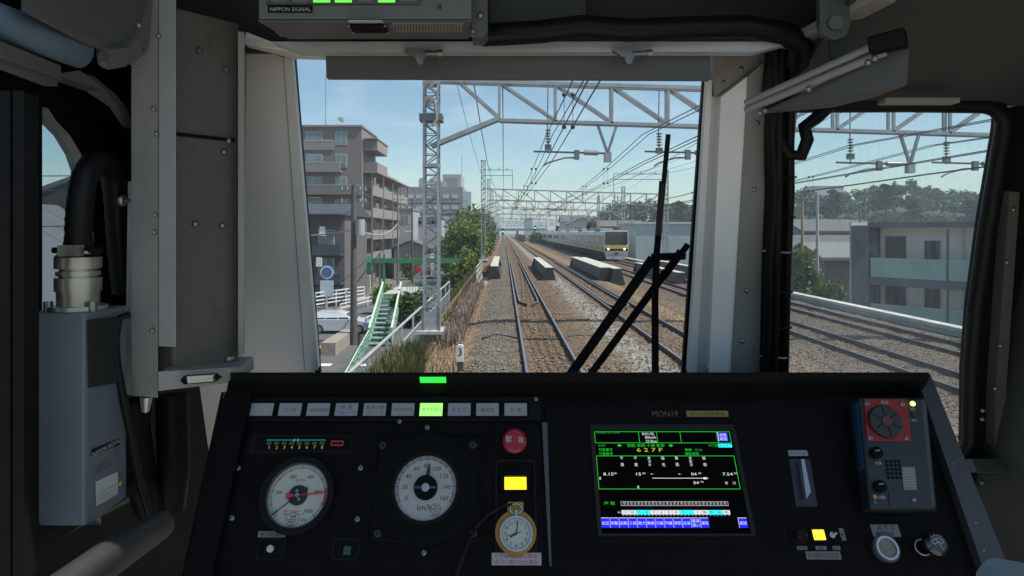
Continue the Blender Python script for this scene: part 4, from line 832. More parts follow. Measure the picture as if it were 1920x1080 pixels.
# shell (setting)
ws_h = [(543, 100), (1333, 100), (1287, 700), (1287, 712), (590, 712), (591, 700)]
rw_h = [(1496, 198), (1850, 198), (1868, 206), (1880, 224), (1878, 246), (1848, 420), (1826, 580), (1816, 700), (1814, 880), (1468, 880), (1468, 700), (1476, 420)]
mb = MB(); mb.prism([fz(-.80, -1.3), fz(1.30, -1.3), fz(1.30, .52), fz(-.80, .52)], KN*.035, wpn, holes=[[fp(*p) for p in ws_h], [fp(*p) for p in rw_h]], msides=blk)
mb.build('front_wall', kind='structure', label='off white front wall of the cab around the windscreens')
lw_h = [(46, 200), (57, 203), (72, 226), (100, 254), (122, 290), (136, 330), (143, 400), (150, 520), (158, 700), (160, 985), (46, 985)]
XL = -.81; hole = [oX(px, py, XL) for px, py in lw_h]; sh_ = V((.03, 0, 0))
MB().prism([V((XL, .95, CZ-1.4)), V((XL, 1.885, CZ-1.4)), V((XL, 1.342, CZ+.6)), V((XL, .95, CZ+.6))], sh_, blk, holes=[hole], msides=gpn).build('wall_left', kind='structure', label='black left side wall of the cab with its window opening')
rwy = [V((1.26, .6, CZ-.7)), V((1.26, 1.25, CZ-.7)), V((1.26, 1.25, CZ+.1)), V((1.26, .6, CZ+.1))]
MB().prism([V((1.26, .55, CZ-1.4)), V((1.26, 1.885, CZ-1.4)), V((1.26, 1.342, CZ+.6)), V((1.26, .55, CZ+.6))], (.03, 0, 0), mat('side_dark', (.035, .04, .033), .6, var=.2), holes=[rwy]).build('wall_right', kind='structure', label='grey right side wall of the cab')
MB().b2((-1.2, -1.6, CZ-1.45), (1.3, 1.75, CZ-1.401), mat('floor_grey', (.47, .44, .40), .7, var=.1)).build('floor', kind='structure', label='pale cab floor, lightened and extended back to bounce light forward'); MB().b2((-.84, .78, CZ+.601), (1.3, 1.8, CZ+.65), dkg).build('ceiling', kind='structure', label='dark grey cab ceiling')  # unseen floor made pale and run back into the sun to bounce light
# windscreens
gcl = glass('clear_glass', (.97, .98, .98), .008, .006); gdu = glass('dull_glass', (.92, .95, .95), .02, .05); gle = glass('side_glass', (.72, .78, .80), .04, .04)
t = thing('windscreen', tuple(fp(945, 690)), 'large clear windscreen straight ahead of the driver with thin black seal', 'windscreen')
MB().prism([fp(px, py, .028) for px, py in ws_h], KN*.006, gcl).build('glass', t)
ins_ = [(552, 105), (1322, 105), (1279, 700), (1279, 706), (600, 706), (600, 700)]
MB().prism([fp(px, py, .012) for px, py in ws_h], KN*.014, blk, holes=[[fp(px, py, .012) for px, py in ins_]]).build('seal', t)
t = thing('assistant_windscreen', tuple(fp(1650, 690)), 'duller right windscreen with rain streaks and a thick black rubber seal', 'windscreen')
MB().prism([fp(px, py, .028) for px, py in rw_h], KN*.006, gdu).build('glass', t)
MB().tube([fp(*p, -.008) for p in [(1496, 196), (1700, 195), (1846, 197), (1868, 204), (1884, 224), (1882, 250), (1852, 424), (1830, 580), (1821, 700), (1819, 830), (1800, 868), (1700, 885)]], .019, hos, 10).build('seal', t)
t = thing('side_window', tuple(oX(100, 700, XL)), 'left side window of the cab with two black sash posts', 'window')
MB().prism([p+V((.006, 0, 0)) for p in hole], (.005, 0, 0), gle).build('glass', t)
for a, b_ in ((-10, 19), (24, 45)):
    MB().prism([P(a, 170, .93), P(b_, 170, .93), P(b_, 1090, .93), P(a, 1090, .93)], (0, .03, 0), blk).build('sash_post', t, bevel=.004)
# front pillars and trim
t = thing('left_pillar_trim', tuple(fp(560, 690)), 'pale curved trim on the left pillar beside the windscreen', 'pillar trim')
MB().prism([fp(532, 108, -.018), fp(547, 104, -.018), fp(597, 694, -.018), fp(572, 694, -.018)], KN*.017, wpn).build('trim_strip', t, bevel=.006)
MB().prism([fp(462, 84, -.012), fp(531, 108, -.012), fp(571, 696, -.012), fp(455, 696, -.012)], KN*.011, mat('pillar_grey', (.80, .775, .74), .45, var=.05)).build('panel', t, bevel=.003)
t = thing('right_pillar_trim', tuple(fp(1360, 690)), 'right pillar clad in white and grey green panels with small screws', 'pillar trim')
MB().prism([fp(1326, 150, -.02), fp(1336, 150, -.02), fp(1306, 700, -.02), fp(1290, 700, -.02)], KN*.019, wpn).build('edge_strip', t, bevel=.004)
MB().prism([fp(1352, 182, -.045), fp(1402, 143, -.045), fp(1370, 700, -.045), fp(1330, 700, -.045)], KN*.044, mat('panel_bright', (.88, .86, .83), .4, var=.03)).build('white_panel', t, bevel=.004)
b = MB(); b.prism([fp(1403, 142, -.05), fp(1452, 100, -.05), fp(1440, 700, -.05), fp(1371, 700, -.05)], KN*.049, gpn)
for px, py in ((1414, 355), (1401, 545), (1420, 230), (1432, 480), (1392, 640)): q = fp(px, py, -.052); b.sphere(q, .0055, scw, 10, 6, (1, .5, 1))
b.build('grey_panel', t, bevel=.004)
b = MB(); b.prism([fp(1334, 84, -.03), fp(1452, 84, -.03), fp(1452, 100, -.03), fp(1340, 182, -.03)], KN*.029, gpn)
for px, py in ((1390, 128), (1357, 154)): b.sphere(fp(px, py, -.032), .005, scw, 10, 6, (1, .5, 1))
b.build('upper_gusset', t, bevel=.003)
# cable bundle beside the right pillar
t = thing('cable_bundle', tuple(fp(1458, 690)), 'thick black bundle of cables tied along the right pillar', 'cable bundle')
for k, (x0, dx) in enumerate(((1444, 0), (1454, 3), (1464, -2), (1474, 4), (1484, 0), (1450, 6))):
    off = -.055-.012*(k % 3); MB().tube([fp(x0+4, 84, off), fp(x0+dx, 160, off), fp(x0-3, 260, off-.01), fp(x0+dx-2, 360, off), fp(x0-8, 500, off), fp(x0-13, 720, off)], .0095, hos, 8).build('cable', t)
b = MB()
for py in (330, 405, 470, 545, 612, 668): x = 1462-(py-330)*.03; b.tube([fp(x-28, py, -.07), fp(x+18, py+4, -.088), fp(x+30, py+2, -.06)], .003, scw if py in (470, 668) else blk, 6)
b.build('cable_tie', t)
MB().tube([fp(1448, 96, -.06), fp(1440, 180, -.07), fp(1452, 250, -.08), fp(1478, 290, -.085), fp(1502, 292, -.08), fp(1514, 262, -.08), fp(1508, 238, -.07), fp(1530, 222, -.06), fp(1553, 200, -.05)], .014, hos, 10).build('cable_loop', label='thick loop of black cable sagging beside the top of the right pillar', cat='cable')
# ledge, roller blind, hooks, bulkhead
MB().prism([P(508, 78, 1.24), P(1492, 78, 1.24), P(1420, 97, 1.24), P(560, 97, 1.24)], (0, .03, 0), mat('ledge_white', (.46, .48, .48), .4, var=.05)).build('top_ledge', label='long white ledge running above the windscreen', cat='ledge', bevel=.004)
t = thing('sun_blind', tuple(P(970, 147, 1.36)), 'dark grey roller sun blind with two metal hooks across the windscreen top', 'sun blind')
MB().prism([P(610, 88, 1.275), P(1332, 88, 1.275), P(1332, 150, 1.275), P(612, 147, 1.275)], (0, .012, 0), visg).build('blind', t, bevel=.003)
def hook(px, w_):
    met = mat('hook_metal', (.22, .22, .21), .4, metal=.7, var=.2, scale=20); b = MB(); D = 1.228
    b.prism([P(px-30, 94, D), P(px+25, 94, D), P(px+10, 104, D), P(px-12, 106, D), P(px-20, 100, D)], (0, .012, 0), met); b.prism([P(px-8, 104, D-.01), P(px+4, 104, D-.01), P(px+8, 119, D-.01), P(px-2, 120, D-.01), P(px-6, 112, D-.01)], (0, .012, 0), met)
    b.prism([P(px+2, 104, D-.006), P(px+16, 98, D-.006), P(px+6, 118, D-.006), P(px+1, 119, D-.006)], (0, .008, 0), met); b.tube([P(px+10, 101, D), P(px+36, 100, D)], .006, met, 8); b.tube([P(px+36, 100, D), P(px+44, 100, D)], .008, scw, 8); b.build('hook', t, bevel=.001)
hook(786, 1); hook(1178, 1)
MB().prism([V((-.8, 1.34, CZ+.385)), V((1.26, 1.34, CZ+.385)), V((1.26, 1.30, CZ+.60)), V((-.8, 1.30, CZ+.60))], (0, .02, 0), vdk).build('upper_wall', kind='structure', label='dark recess wall above the windscreen')
MB().prism([P(462, 60, 1.3), P(508, 78, 1.3), P(610, 96, 1.36), P(610, 108, 1.36), P(548, 106, 1.36), P(462, 84, 1.3)], (0, .02, 0), wpn).build('corner_trim', label='pale trim between the left cabinet and the windscreen corner', cat='trim', bevel=.002)
MB().tube([P(905, 66, 1.22), P(1010, 60, 1.2), P(1090, 50, 1.2), P(1180, 57, 1.2), P(1300, 52, 1.21), P(1400, 50, 1.22), P(1470, 62, 1.23), P(1500, 82, 1.26), P(1496, 120, 1.3)], .022, hos, 12).build('hose', label='fat black hose lying along the ledge above the windscreen', cat='hose')
MB().prism([P(918, -30, 1.22), P(1098, -30, 1.22), P(1098, 42, 1.22), P(918, 60, 1.22)], (0, .04, 0), mat('dark_panel', (.035, .038, .036), .6, var=.2)).build('cover_panel', label='dark square cover panel right of the indicator box', cat='panel', bevel=.004)
t = thing('ledge_bolts', tuple(P(965, 68, 1.23)), 'small bare metal bracket lying on the white ledge under the dark cover', 'bracket')
MB().prism([P(950, 64, 1.23), P(985, 63, 1.23), P(980, 68, 1.23), P(955, 68, 1.23)], (0, .02, 0), met).tube([P(938, 71, 1.235), P(948, 71, 1.235)], .004, met, 8).build('bracket', t)
# overhead indicator box
t = thing('indicator_box', tuple(P(690, 38, 1.1)), 'grey overhead box with a row of square lamps, three lit green', 'indicator box')
MB().prism([P(484, -110, 1.1), P(884, -110, 1.1), P(884, 36, 1.1), P(486, 36, 1.1)], (0, .10, 0), mat('box_face', (.125, .13, .118), .5, var=.1, speck=.3)).build('case', t, bevel=.004)
b = MB(); zb_ = P(0, 36, 1.1).z-.002
b.prism([V((P(484, 36, 1.1).x, 1.1, zb_)), V((P(884, 36, 1.1).x, 1.1, zb_)), V((P(884, 36, 1.1).x-.01, 1.2, zb_)), V((P(484, 36, 1.1).x+.02, 1.2, zb_))], (0, 0, -.002), mat('box_underside', (.10, .10, .10), .5, var=.1)); b.build('underside', t)
MB().prism([P(884.5, -110, 1.12), P(914, -110, 1.12), P(914, 60, 1.12), P(906, 70, 1.12), P(884.5, 70, 1.12)], (0, .05, 0), dkg).sphere(P(901, 29, 1.118), .006, scw, 10, 6).sphere(P(887, 59, 1.118), .004, scw, 10, 6).build('side_bracket', t, bevel=.003)
lon = mat('lamp_green', (.12, 1.0, .06), emit=1.0); lof = mat('lamp_off_brown', (.16, .12, .10), .3, var=.05)
b = MB(); b.prism([P(500, -60, 1.099), P(788, -60, 1.099), P(788, 9, 1.099), P(500, 9, 1.099)], (0, -.004, 0), dkg, holes=[[P(x, -50, 1.099), P(x+33, -50, 1.099), P(x+33, 6, 1.099), P(x, 6, 1.099)] for x in (506, 546.5, 587, 627.5, 668, 708.5, 749)]); b.build('lamp_frame', t)
for i, x in enumerate((506, 546.5, 587, 627.5, 668, 708.5, 749)): MB().prism([P(x+1, -50, 1.0985), P(x+32, -50, 1.0985), P(x+32, 5, 1.0985), P(x+1, 5, 1.0985)], (0, -.002, 0), lon if i in (2, 3, 5) else lof).build('lamp', t, label='lit green lamp' if i in (2, 3, 5) else None)
txg = mat('print_grey', (.42, .42, .41), .6, var=0); txb = mat('print_black', (.02, .02, .02), .6, var=0); lab_w = mat('label_white', (.48, .48, .47), .55, var=.05, scale=30)
MB().prism([P(503, 11, 1.0985), P(586, 11, 1.0985), P(586, 23.5, 1.0985), P(503, 23.5, 1.0985)], (0, -.002, 0), BLACK).text('NIPPON SIGNAL', P(544.5, 17.3, 1.0955), (1, 0, 0), (0, 0, 1), txg, w=.071, h=.0066).build('maker_plate', t)
MB().text('器', P(824, 12.5, 1.0955), (1, 0, 0), (0, 0, 1), BLACK, h=.0075).build('mark', t)
def us(px, py): # point on the box underside
    D = (zb_-.0045-CZ)*F/(435-py); return P(px, py, D)
b = MB(); b.prism([us(735, 43.5), us(868, 43.5), us(866, 60), us(742, 60)], (0, 0, .001), gpn)
for k in range(22): x = 741+k*5.7; b.bar(us(x, 45)-V((0, 0, .0008)), us(x+.5, 58.5)-V((0, 0, .0008)), .0011, .0008, BLACK)
for y in (47, 50.5, 54): b.bar(us(740, y)-V((0, 0, .0012)), us(865, y)-V((0, 0, .0012)), .0011, .0008, gpn)
b.build('vent_grille', t)
b = MB(); b.prism([us(655, 47), us(725, 47), us(728, 62), us(662, 62)], (0, 0, .001), BLACK)
for px, py in ((654, 48), (722, 48), (662, 61), (728, 61)): b.sphere(us(px, py), .003, scw, 8, 5)
b.build('cover_plate', t)
MB().prism([us(652, 38.6), us(716, 38.6), us(720, 43), us(654, 43)], (0, 0, .001), lab_w).build('sticker', t)
# left cabinet
t = thing('wall_cabinet', tuple(P(350, 735, 1.15)), 'tall green grey metal cabinet on the left pillar with a latch shelf below', 'cabinet')
def col(pts, y0, y1, Dref): # footprint given as (px, D); heights from photo rows at depth Dref
    z0, z1 = P(0, y1, Dref).z, P(0, y0, Dref).z; return [V(((px-945)*D/F, D, z0)) for px, D in pts], V((0, 0, z1-z0))
a, v_ = col([(326, 1.13), (448, 1.22), (448, 1.36), (250, 1.36), (246, 1.15)], 22, 690, 1.15); b = MB(); b.prism(a, v_, ggn)
b.build('case', t, bevel=.004)
a, v_ = col([(246, 1.118), (296, 1.104), (296, 1.112), (246, 1.126)], -30, 744, 1.11); MB().prism(a, v_, gpn).build('flange', t, bevel=.002)
a, v_ = col([(297, 1.104), (330, 1.098), (330, 1.118), (297, 1.116)], -10, 648, 1.11); MB().prism(a, v_, mat('flange_light', (.30, .30, .285), .5, var=.08)).build('hinge_strip', t, bevel=.002)
a, v_ = col([(446, 1.19), (459, 1.195), (459, 1.24), (446, 1.24)], 62, 662, 1.2); MB().prism(a, v_, gpn).build('edge_channel', t, bevel=.002)
def cf(px, py): # on the cabinet's main face
    A_, B_ = V(((326-945)*1.13/F, 1.13)), V(((448-945)*1.22/F, 1.22)); k = (px-945)/F; dd = B_-A_; s = (k*A_.y-A_.x)/(dd.x-k*dd.y); D = A_.y+dd.y*s; return P(px, py, D-.003)
b = MB(); b.bar(cf(330, 251)+V((0, 0, 0)), cf(440, 263), .003, .006, BLACK)
for px, py in ((429, 264), (366, 420), (417, 423), (420, 285), (424, 130), (374, 95)): MB().sphere(cf(px, py), .006, scw if py > 200 else ggn, 10, 6).build('screw', t)
b.build('door_seam', t); MB().sphere(cf(430, 673), .009, scw, 12, 8).build('door_lock', t)
b = MB()
for px, py in ((297, 67), (288, 204), (293, 251), (290, 403), (289, 435), (285, 620)): MB().sphere(P(px, py, 1.1), .0042, scw, 8, 6).build('screw', t)
MB().prism([P(297, 697, 1.09), P(455, 688, 1.17), P(456, 715, 1.17), P(297, 733, 1.09)], (-.02, .10, 0), gpn).build('shelf', t, bevel=.004)
b = MB(); b.prism([P(343, 706, 1.10), P(402, 702, 1.125), P(412, 709, 1.128), P(402, 717, 1.125), P(345, 721, 1.10), P(338, 714, 1.098)], (0, .01, 0), BLACK); b.prism([P(350, 706, 1.095), P(399, 703, 1.118), P(400, 715, 1.118), P(352, 719, 1.095)], (0, .006, 0), brs); b.build('latch', t, bevel=.002)
MB().tube([P(275, 744, 1.12), P(273, 772, 1.12)], [.011, .006], met, 8).build('cable_plug', t)
b = MB(); b.tube([P(232, 376, 1.16), P(250, 376, 1.16)], .0035, scw, 8).sphere(P(230, 376, 1.16), .011, met, 10, 7, (.6, 1, 1)); b.build('door_knob', t)
MB().prism([P(240, 340, 1.17), P(247, 340, 1.17), P(247, 740, 1.17), P(234, 740, 1.17)], (0, .01, 0), mat('strip_pale', (.40, .41, .41), .45)).build('side_strip', t)
# signal box on the left window
t = thing('signal_box', tuple(P(150, 985, 1.04)), 'blue grey metal signal box hanging at the left window', 'signal box')
BX = -.665
z0, z1 = P(0, 985, 1.0).z, P(0, 588, 1.0).z
MB().prism([V((-.765, 1.0, z0)), V((BX, 1.0, z0)), V((BX, 1.112, z0)), V((-.765, 1.112, z0))], (0, 0, z1-z0), bxb).build('case', t, bevel=.006)
def bx(px, py, off=.0): return oX(px, py, BX+.0008+off)
MB().prism([bx(163, 600), bx(219, 593), bx(220, 717), bx(165, 727)], (.003, 0, 0), mat('sponge_black', (.008, .012, .010), .9)).build('dark_window', t)
b = MB(); b.prism([bx(172, 843), bx(224, 822), bx(224, 833), bx(172, 855)], (.0015, 0, 0), BLACK); q = bx(198, 838.5); b.text('NIPPON SIGNAL', q+V((.0026, 0, 0)), (0, 1, 0), (0, 0, 1), lab_w, w=.073, h=.0072); b.build('maker_plate', t)
b = MB(); b.text('品名 LMカードリーダ', bx(199, 865)+V((.001, 0, 0)), (0, 1, 0), (0, 0, 1), txb, w=.052, h=.0062); b.text('形式 TD03-01', bx(194, 877)+V((.001, 0, 0)), (0, 1, 0), (0, 0, 1), txb, w=.04, h=.0055); b.build('lettering', t)
b = MB(); b.prism([bx(179, 903), bx(220, 884), bx(220, 926), bx(180, 949)], (.001, 0, 0), lab_w)
for k in range(5): b.bar(bx(183, 924+k*4.6)+V((.0014, 0, 0)), bx(216-(k % 2)*6, 908+k*4)+V((.0014, 0, 0)), .0008, .0016, txg)
b.build('label', t)
MB().tube([bx(224, 907), bx(224, 907)+V((.0015, 0, 0))], .0038, mat('yellow_dot', (.6, .55, .05), .5, var=0), 12).build('sticker', t)
b = MB(); cx, cy = -.71, 1.05
for z_a, z_b, r in ((580, 572, .043), (572, 545, .031), (545, 520, .034), (520, 516, .028), (516, 508, .032), (508, 503, .027), (503, 482, .034), (482, 470, .029)): b.tube([(cx, cy, P(0, z_a, 1.05).z), (cx, cy, P(0, z_b, 1.05).z)], r, brs, 20)
for dx in (-.036, .036): b.tube([(cx+dx, cy-.02, z1), (cx+dx, cy-.02, z1+.016)], .007, scw, 6)
b.build('connector', t)
b = MB(); zc = P(0, 469, 1.05).z; b.tube([(cx-.035, cy-.01, zc), (cx+.045, cy-.01, zc)], .005, blk, 8); b.box((cx+.008, cy-.03, zc), (.03, .02, .018), brs); b.build('clamp', t)
hp = [P(147, 468, 1.05), P(148, 420, 1.05), P(152, 370, 1.05), P(162, 325, 1.06), P(182, 304, 1.09), P(206, 318, 1.14), P(216, 360, 1.17), P(222, 450, 1.2), P(232, 560, 1.22)]
fine = []
for i in range(len(hp)-1):
    a, c = hp[i], hp[i+1]; p_, n_ = hp[max(0, i-1)], hp[min(len(hp)-1, i+2)]
    for k in range(6):
        u = k/6; fine.append(.5*((2*a)+(c-p_)*u+(2*p_-5*a+4*c-n_)*u*u+(3*a-p_-3*c+n_)*u**3))
b = MB(); b.tube([fine[0]-V((0, 0, .012)), fine[0], fine[3]], [.034, .024, .020], hos, 14); b.tube(fine, [.0195+.0013*(i % 2) for i in range(len(fine))], hos, 14); b.build('hose', t)
MB().tube([P(243, 590, 1.09), P(222, 596, 1.085), P(216, 640, 1.08), P(220, 690, 1.08), P(232, 750, 1.09), P(248, 830, 1.1), P(262, 900, 1.12), P(280, 966, 1.15)], .0065, hos, 10).build('cable', label='thin black cable curving down between the blue grey box and the cabinet', cat='cable')
MB().tube([P(250, 752, 1.2), P(248, 800, 1.2), P(262, 900, 1.21), P(290, 965, 1.22), P(318, 950, 1.24), P(326, 880, 1.25), P(322, 740, 1.26)], .03, blk, 12).build('hose', label='thick black hose loop hanging under the cabinet beside the desk', cat='hose')
b = MB()
for px, py in ((336, 759), (341, 984), (333, 920)): b.sphere(fp(px, py, -.005), .008, scw, 10, 6, (1, .5, 1))
MB().tube([P(90, 1130, .82), P(200, 1050, .95), P(300, 985, 1.12)], [.028, .028, .025], mat('rail_grey', (.045, .045, .042), .5, var=.15, speck=.4), 14).build('grab_rail', label='grey pipe rail slanting up from the bottom left corner', cat='rail')
MB().prism([P(30, 985, 1.03), P(190, 925, 1.16), P(240, 905, 1.18), P(240, 925, 1.18), P(30, 1030, 1.0)], (0, .02, -.02), dkg).build('window_sill', label='dark grey sill under the left side window', cat='sill', bevel=.003)
MB().prism([P(-40, 1040, .92), P(250, 880, 1.16), P(265, 900, 1.16), P(-40, 1075, .92)], (0, .02, -.02), blk).build('sill_rail', label='black rail below the sill of the left side window', cat='rail', bevel=.003)
# top left: roller blind, rails, corner panel
t = thing('ceiling_locker', tuple(P(190, 60, .95)), 'grey rounded locker panel in the top left corner', 'locker')
def lk(px, py): return P(px, py, .80+.0011*px)
o_ = [(40, -60), (300, -60), (282, 0), (264, 50), (250, 76), (226, 92), (190, 95), (150, 78), (40, 20)]
MB().prism([lk(*p) for p in o_], (0, .10, .05), dkg).build('panel', t, bevel=.006)
rim_ = [(303, -60), (284, 2), (266, 54), (252, 82), (228, 101), (190, 106), (180, 98)]
b = MB()
for p, q in zip(rim_[:-1], rim_[1:]): b.bar(lk(*p)+V((0, .01, 0)), lk(*q)+V((0, .01, 0)), .012, .034, mat('rim_grey', (.12, .12, .108), .5, var=.1), up=V((0, 1, 0)))
b.build('rim', t)
for px, py in ((203, 21), (263, 49)): MB().sphere(lk(px, py)-V((0, .004, 0)), .006, scw, 10, 6).build('screw', t)
t = thing('window_blind', tuple(P(80, 110, .95)), 'blue grey rolled blind above the left side window', 'roller blind')
q0, q1 = P(-90, 10, .80), P(150, 97, 1.0); MB().tube([q0, q1, q1+V((.008, .01, -.003))], [.026, .026, .017], mat('blind_blue', (.12, .18, .23), .45, var=.06, scale=10), 18).build('roll', t)
MB().bar(P(-60, 78, .80), P(95, 136, .97), .03, .022, dkg).bar(P(-60, 90, .80), P(95, 152, .97), .02, .016, dkg).build('rail', t)
MB().prism([P(98, 140, 1.02), P(150, 132, 1.04), P(196, 168, 1.1), P(222, 200, 1.13), P(232, 240, 1.15), P(205, 200, 1.11), P(160, 170, 1.06), P(105, 152, 1.02)], (0, .03, .0), dkg).build('arch_trim', label='grey curved trim over the corner of the left side window', cat='trim', bevel=.003)
# top right: folded visor arm, bracket, beam
MB().prism([V((.62, 1.42, CZ+.285)), V((1.26, 1.42, CZ+.285)), V((1.26, .75, CZ+.58)), V((.62, .75, CZ+.58))], (0, .02, .02), mat('slope_grey', (.05, .05, .046), .6, var=.15)).build('sloped_ceiling', kind='structure', label='dark grey sloped ceiling panel at the top right')
t = thing('sun_visor', tuple(P(1550, 150, 1.15)), 'grey folding sun visor on a twin tube arm at the top right', 'sun visor')
for dy in (0, 13): MB().tube([P(1398, 194+dy, 1.26), P(1662, 76+dy*1.6, 1.08)], .0075, gpn, 12).build('arm_tube', t)
MB().prism([P(1425, 212, 1.262), P(1490, 207, 1.23), P(1560, 200, 1.18), P(1640, 180, 1.11), P(1700, 158, 1.06), P(1705, 92, 1.06), P(1660, 100, 1.09)], (.004, .008, 0), mat('visor_panel', (.10, .10, .095), .5, var=.06)).build('blade', t)
b = MB()
for px, py, D in ((1424, 212, 1.235), (1434, 208, 1.23), (1516, 167, 1.16), (1628, 117, 1.075), (1640, 110, 1.065)): MB().sphere(P(px, py, D), .006, scw, 10, 7).build('rivet', t)
MB().bar(P(1630, 88, 1.085), P(1700, 70, 1.05), .03, .03, blk).build('end_grip', t, bevel=.004)
t = thing('visor_bracket', tuple(P(1565, 75, 1.15)), 'dark bracket plate with a large bolt holding the visor arm', 'bracket')
MB().prism([P(1536, -60, 1.14), P(1594, -60, 1.14), P(1594, 50, 1.14), P(1586, 68, 1.14), P(1565, 75, 1.14), P(1544, 66, 1.14), P(1537, 50, 1.14)], (0, .012, 0), mat('bracket_green', (.06, .065, .055), .5, var=.1)).build('plate', t, bevel=.002)
MB().prism([P(1556, 60, 1.155), P(1590, 60, 1.155), P(1584, 110, 1.155), P(1560, 110, 1.155)], (0, .01, 0), vdk).build('link', t); MB().tube([P(1568, 42, 1.138), P(1568, 42, 1.13)], .012, dkg, 16).build('bolt', t)
MB().bar(P(1480, 86, 1.3), P(1662, -10, 1.1), .05, .02, gpn).build('ceiling_rib', label='pale slanting rib on the ceiling left of the visor bracket', cat='rib', bevel=.004)
MB().prism([P(1500, 175, 1.36), P(1640, 100, 1.20), P(1650, 112, 1.20), P(1500, 186, 1.36)], (0, .01, 0), gpn).build('curtain_track', label='thin pale track behind the folded sun visor', cat='track')
MB().bar(P(1652, 190, 1.33), P(1792, 190, 1.33), .03, .012, gpn).build('header_strip', label='pale strip above the right windscreen', cat='strip', bevel=.003)
# right edge trim
t = thing('right_edge_trim', tuple(fp(1885, 900)), 'narrow grey green trim strip with screws at the right edge', 'trim')
b = MB(); b.prism([fp(1893, 360, -.04), fp(1912, 360, -.04), fp(1886, 740, -.04), fp(1880, 1000, -.04), fp(1862, 1000, -.04), fp(1866, 740, -.04)], KN*.03, ggn)
for px, py in ((1900, 393), (1888, 492), (1875, 648), (1866, 728), (1843, 770), (1842, 786), (1842, 905)): b.sphere(fp(px, py, -.043), .0055, scw, 10, 6)
b.build('strip', t, bevel=.003)
MB().prism([fp(1822, 860, -.06), fp(2000, 860, -.06), fp(2000, 890, -.10), fp(1832, 885, -.10)], (0, .05, -.02), dkg).build('right_shelf', label='dark shelf corner below the right windscreen', cat='shelf', bevel=.003)
MB().prism([P(1830, 1075, .86), P(1844, 1050, .87), P(1866, 1046, .88), P(1960, 1062, .86), P(1960, 1130, .84), P(1830, 1130, .84)], (0, -.10, -.01), bxg).build('phone_box', label='pale blue grey rounded box at the bottom right corner', cat='box', bevel=.012)
MB().prism([fp(1884, 205, -.006), fp(2060, 160, -.006), fp(2060, 1180, -.006), fp(1815, 1180, -.006), fp(1822, 860, -.006), fp(1826, 700, -.006), fp(1852, 424, -.006)], KN*.005, blk).build('back_panel', t, label='black panel')
WBK = mat('wiper_black', (.003, .003, .003), .9, var=0, spec=0)
# wiper outside the glass
t = thing('wiper', tuple(fp(1228, 690, .07)), 'black windscreen wiper standing upright with twin slanted arms', 'wiper')
def wp(px, py, o=.07): return fp(px, py, o)
def wbar(pts, w0, w1, name, o=.07, th=.012):
    b = MB()
    for (p, q) in zip(pts[:-1], pts[1:]): 
        d = wp(*q, o)-wp(*p, o); b.bar(wp(*p, o), wp(*q, o), w0 if p is pts[0] else w1, th, WBK, up=KN)
    b.build(name, t)
wbar([(1253, 252), (1237, 420), (1230, 480), (1227, 560), (1227, 705)], .009, .012, 'blade', .06)
wbar([(1242, 340), (1232, 470), (1229, 560), (1230, 700)], .013, .013, 'blade_frame', .075)
wbar([(1063, 712), (1224, 484)], .022, .022, 'arm', .09); wbar([(1100, 712), (1250, 508), (1276, 470)], .016, .013, 'parallel_arm', .09); wbar([(1222, 482), (1285, 480)], .016, .014, 'link', .085); wbar([(1245, 520), (1290, 458)], .012, .012, 'link', .08)
# ================================================================ driver's desk
desk = thing('driver_desk', tuple(pt(0, -.25)), 'black driving desk full of gauges, lamps and a monitor', 'driving desk')
b = MB(); pprism(b, [puv(415, 735), puv(1752, 735), puv(1905, 1150), puv(325, 1150)], -.03, 0, pan); b.build('panel', desk)
b = MB(); pprism(b, rrect(*prect(438, 793, 1016, 1060), .006), .0003, .004, pan, ch=.0012)
for px, py in ((446, 877), (435, 971), (676, 877), (670, 973), (801, 802), (795, 1036)): screw(b, px, py, .0045, scw, 5)
b.build('instrument_plate', desk)
b = MB(); pprism(b, rrect(*prect(455, 744, 1014, 790), .004), .0003, .0035, blk, ch=.001); 
for px, py in ((1005, 748), (458, 785), (749, 790)): screw(b, px, py, .004, scw, 4)
b.build('lamp_plate', desk)
b = MB(); pprism(b, rrect(*prect(1026, 752, 1590, 1064), .005), .0003, .003, pan, ch=.001); b.build('monitor_plate', desk)
b = MB(); pprism(b, [puv(*p, .001) for p in ((1016, 793), (1026, 793), (1034, 1062), (1030, 1062))], .0005, .0045, mat('seam_grey', (.06, .06, .065), .4)); b.build('seam_strip', desk)
# hood and cheeks
l0 = P(432, 698, 1.125); l1 = P(1742, 698, 1.125); l2 = P(1742, 713, 1.125); l3 = P(432, 713, 1.125)
MB().prism([V((l0.x, 1.125, l0.z)), V((l0.x, 1.125, l3.z)), V((l0.x, 1.155, l3.z-.035)), V((l0.x, 1.64, CZ-.44)), V((l0.x, 1.64, CZ-.392))], (l1.x-l0.x, 0, 0), pan).build('hood', desk, bevel=.004)
edg = mat('cheek_edge', (.035, .035, .037), .35, var=.1)
for pts, m in (([(432, 700), (462, 714), (470, 742), (400, 1060), (392, 1150), (318, 1150), (345, 1080)], pan), ([(1722, 714), (1744, 700), (1900, 1085), (1920, 1150), (1868, 1150), (1850, 1085)], edg)):
    b = MB(); pprism(b, [puv(*p, .018) for p in pts], -.03, .018, m); b.build('cheek', desk, bevel=.005)
dots = mat('wear_scratch', (.35, .35, .34), .6)
b = MB()
for py in (722, 727, 733, 738, 744): b.sphere(pt(*puv(424-(py-722)*.25, py, .0195), .0185), .0011, dots, 6, 4)
for px, py in ((1830, 980), (1845, 1032), (1786, 870)): b.sphere(pt(*puv(px, py, .0185), .0185), .0014, dots, 6, 4)
b.build('paint_chip', desk)
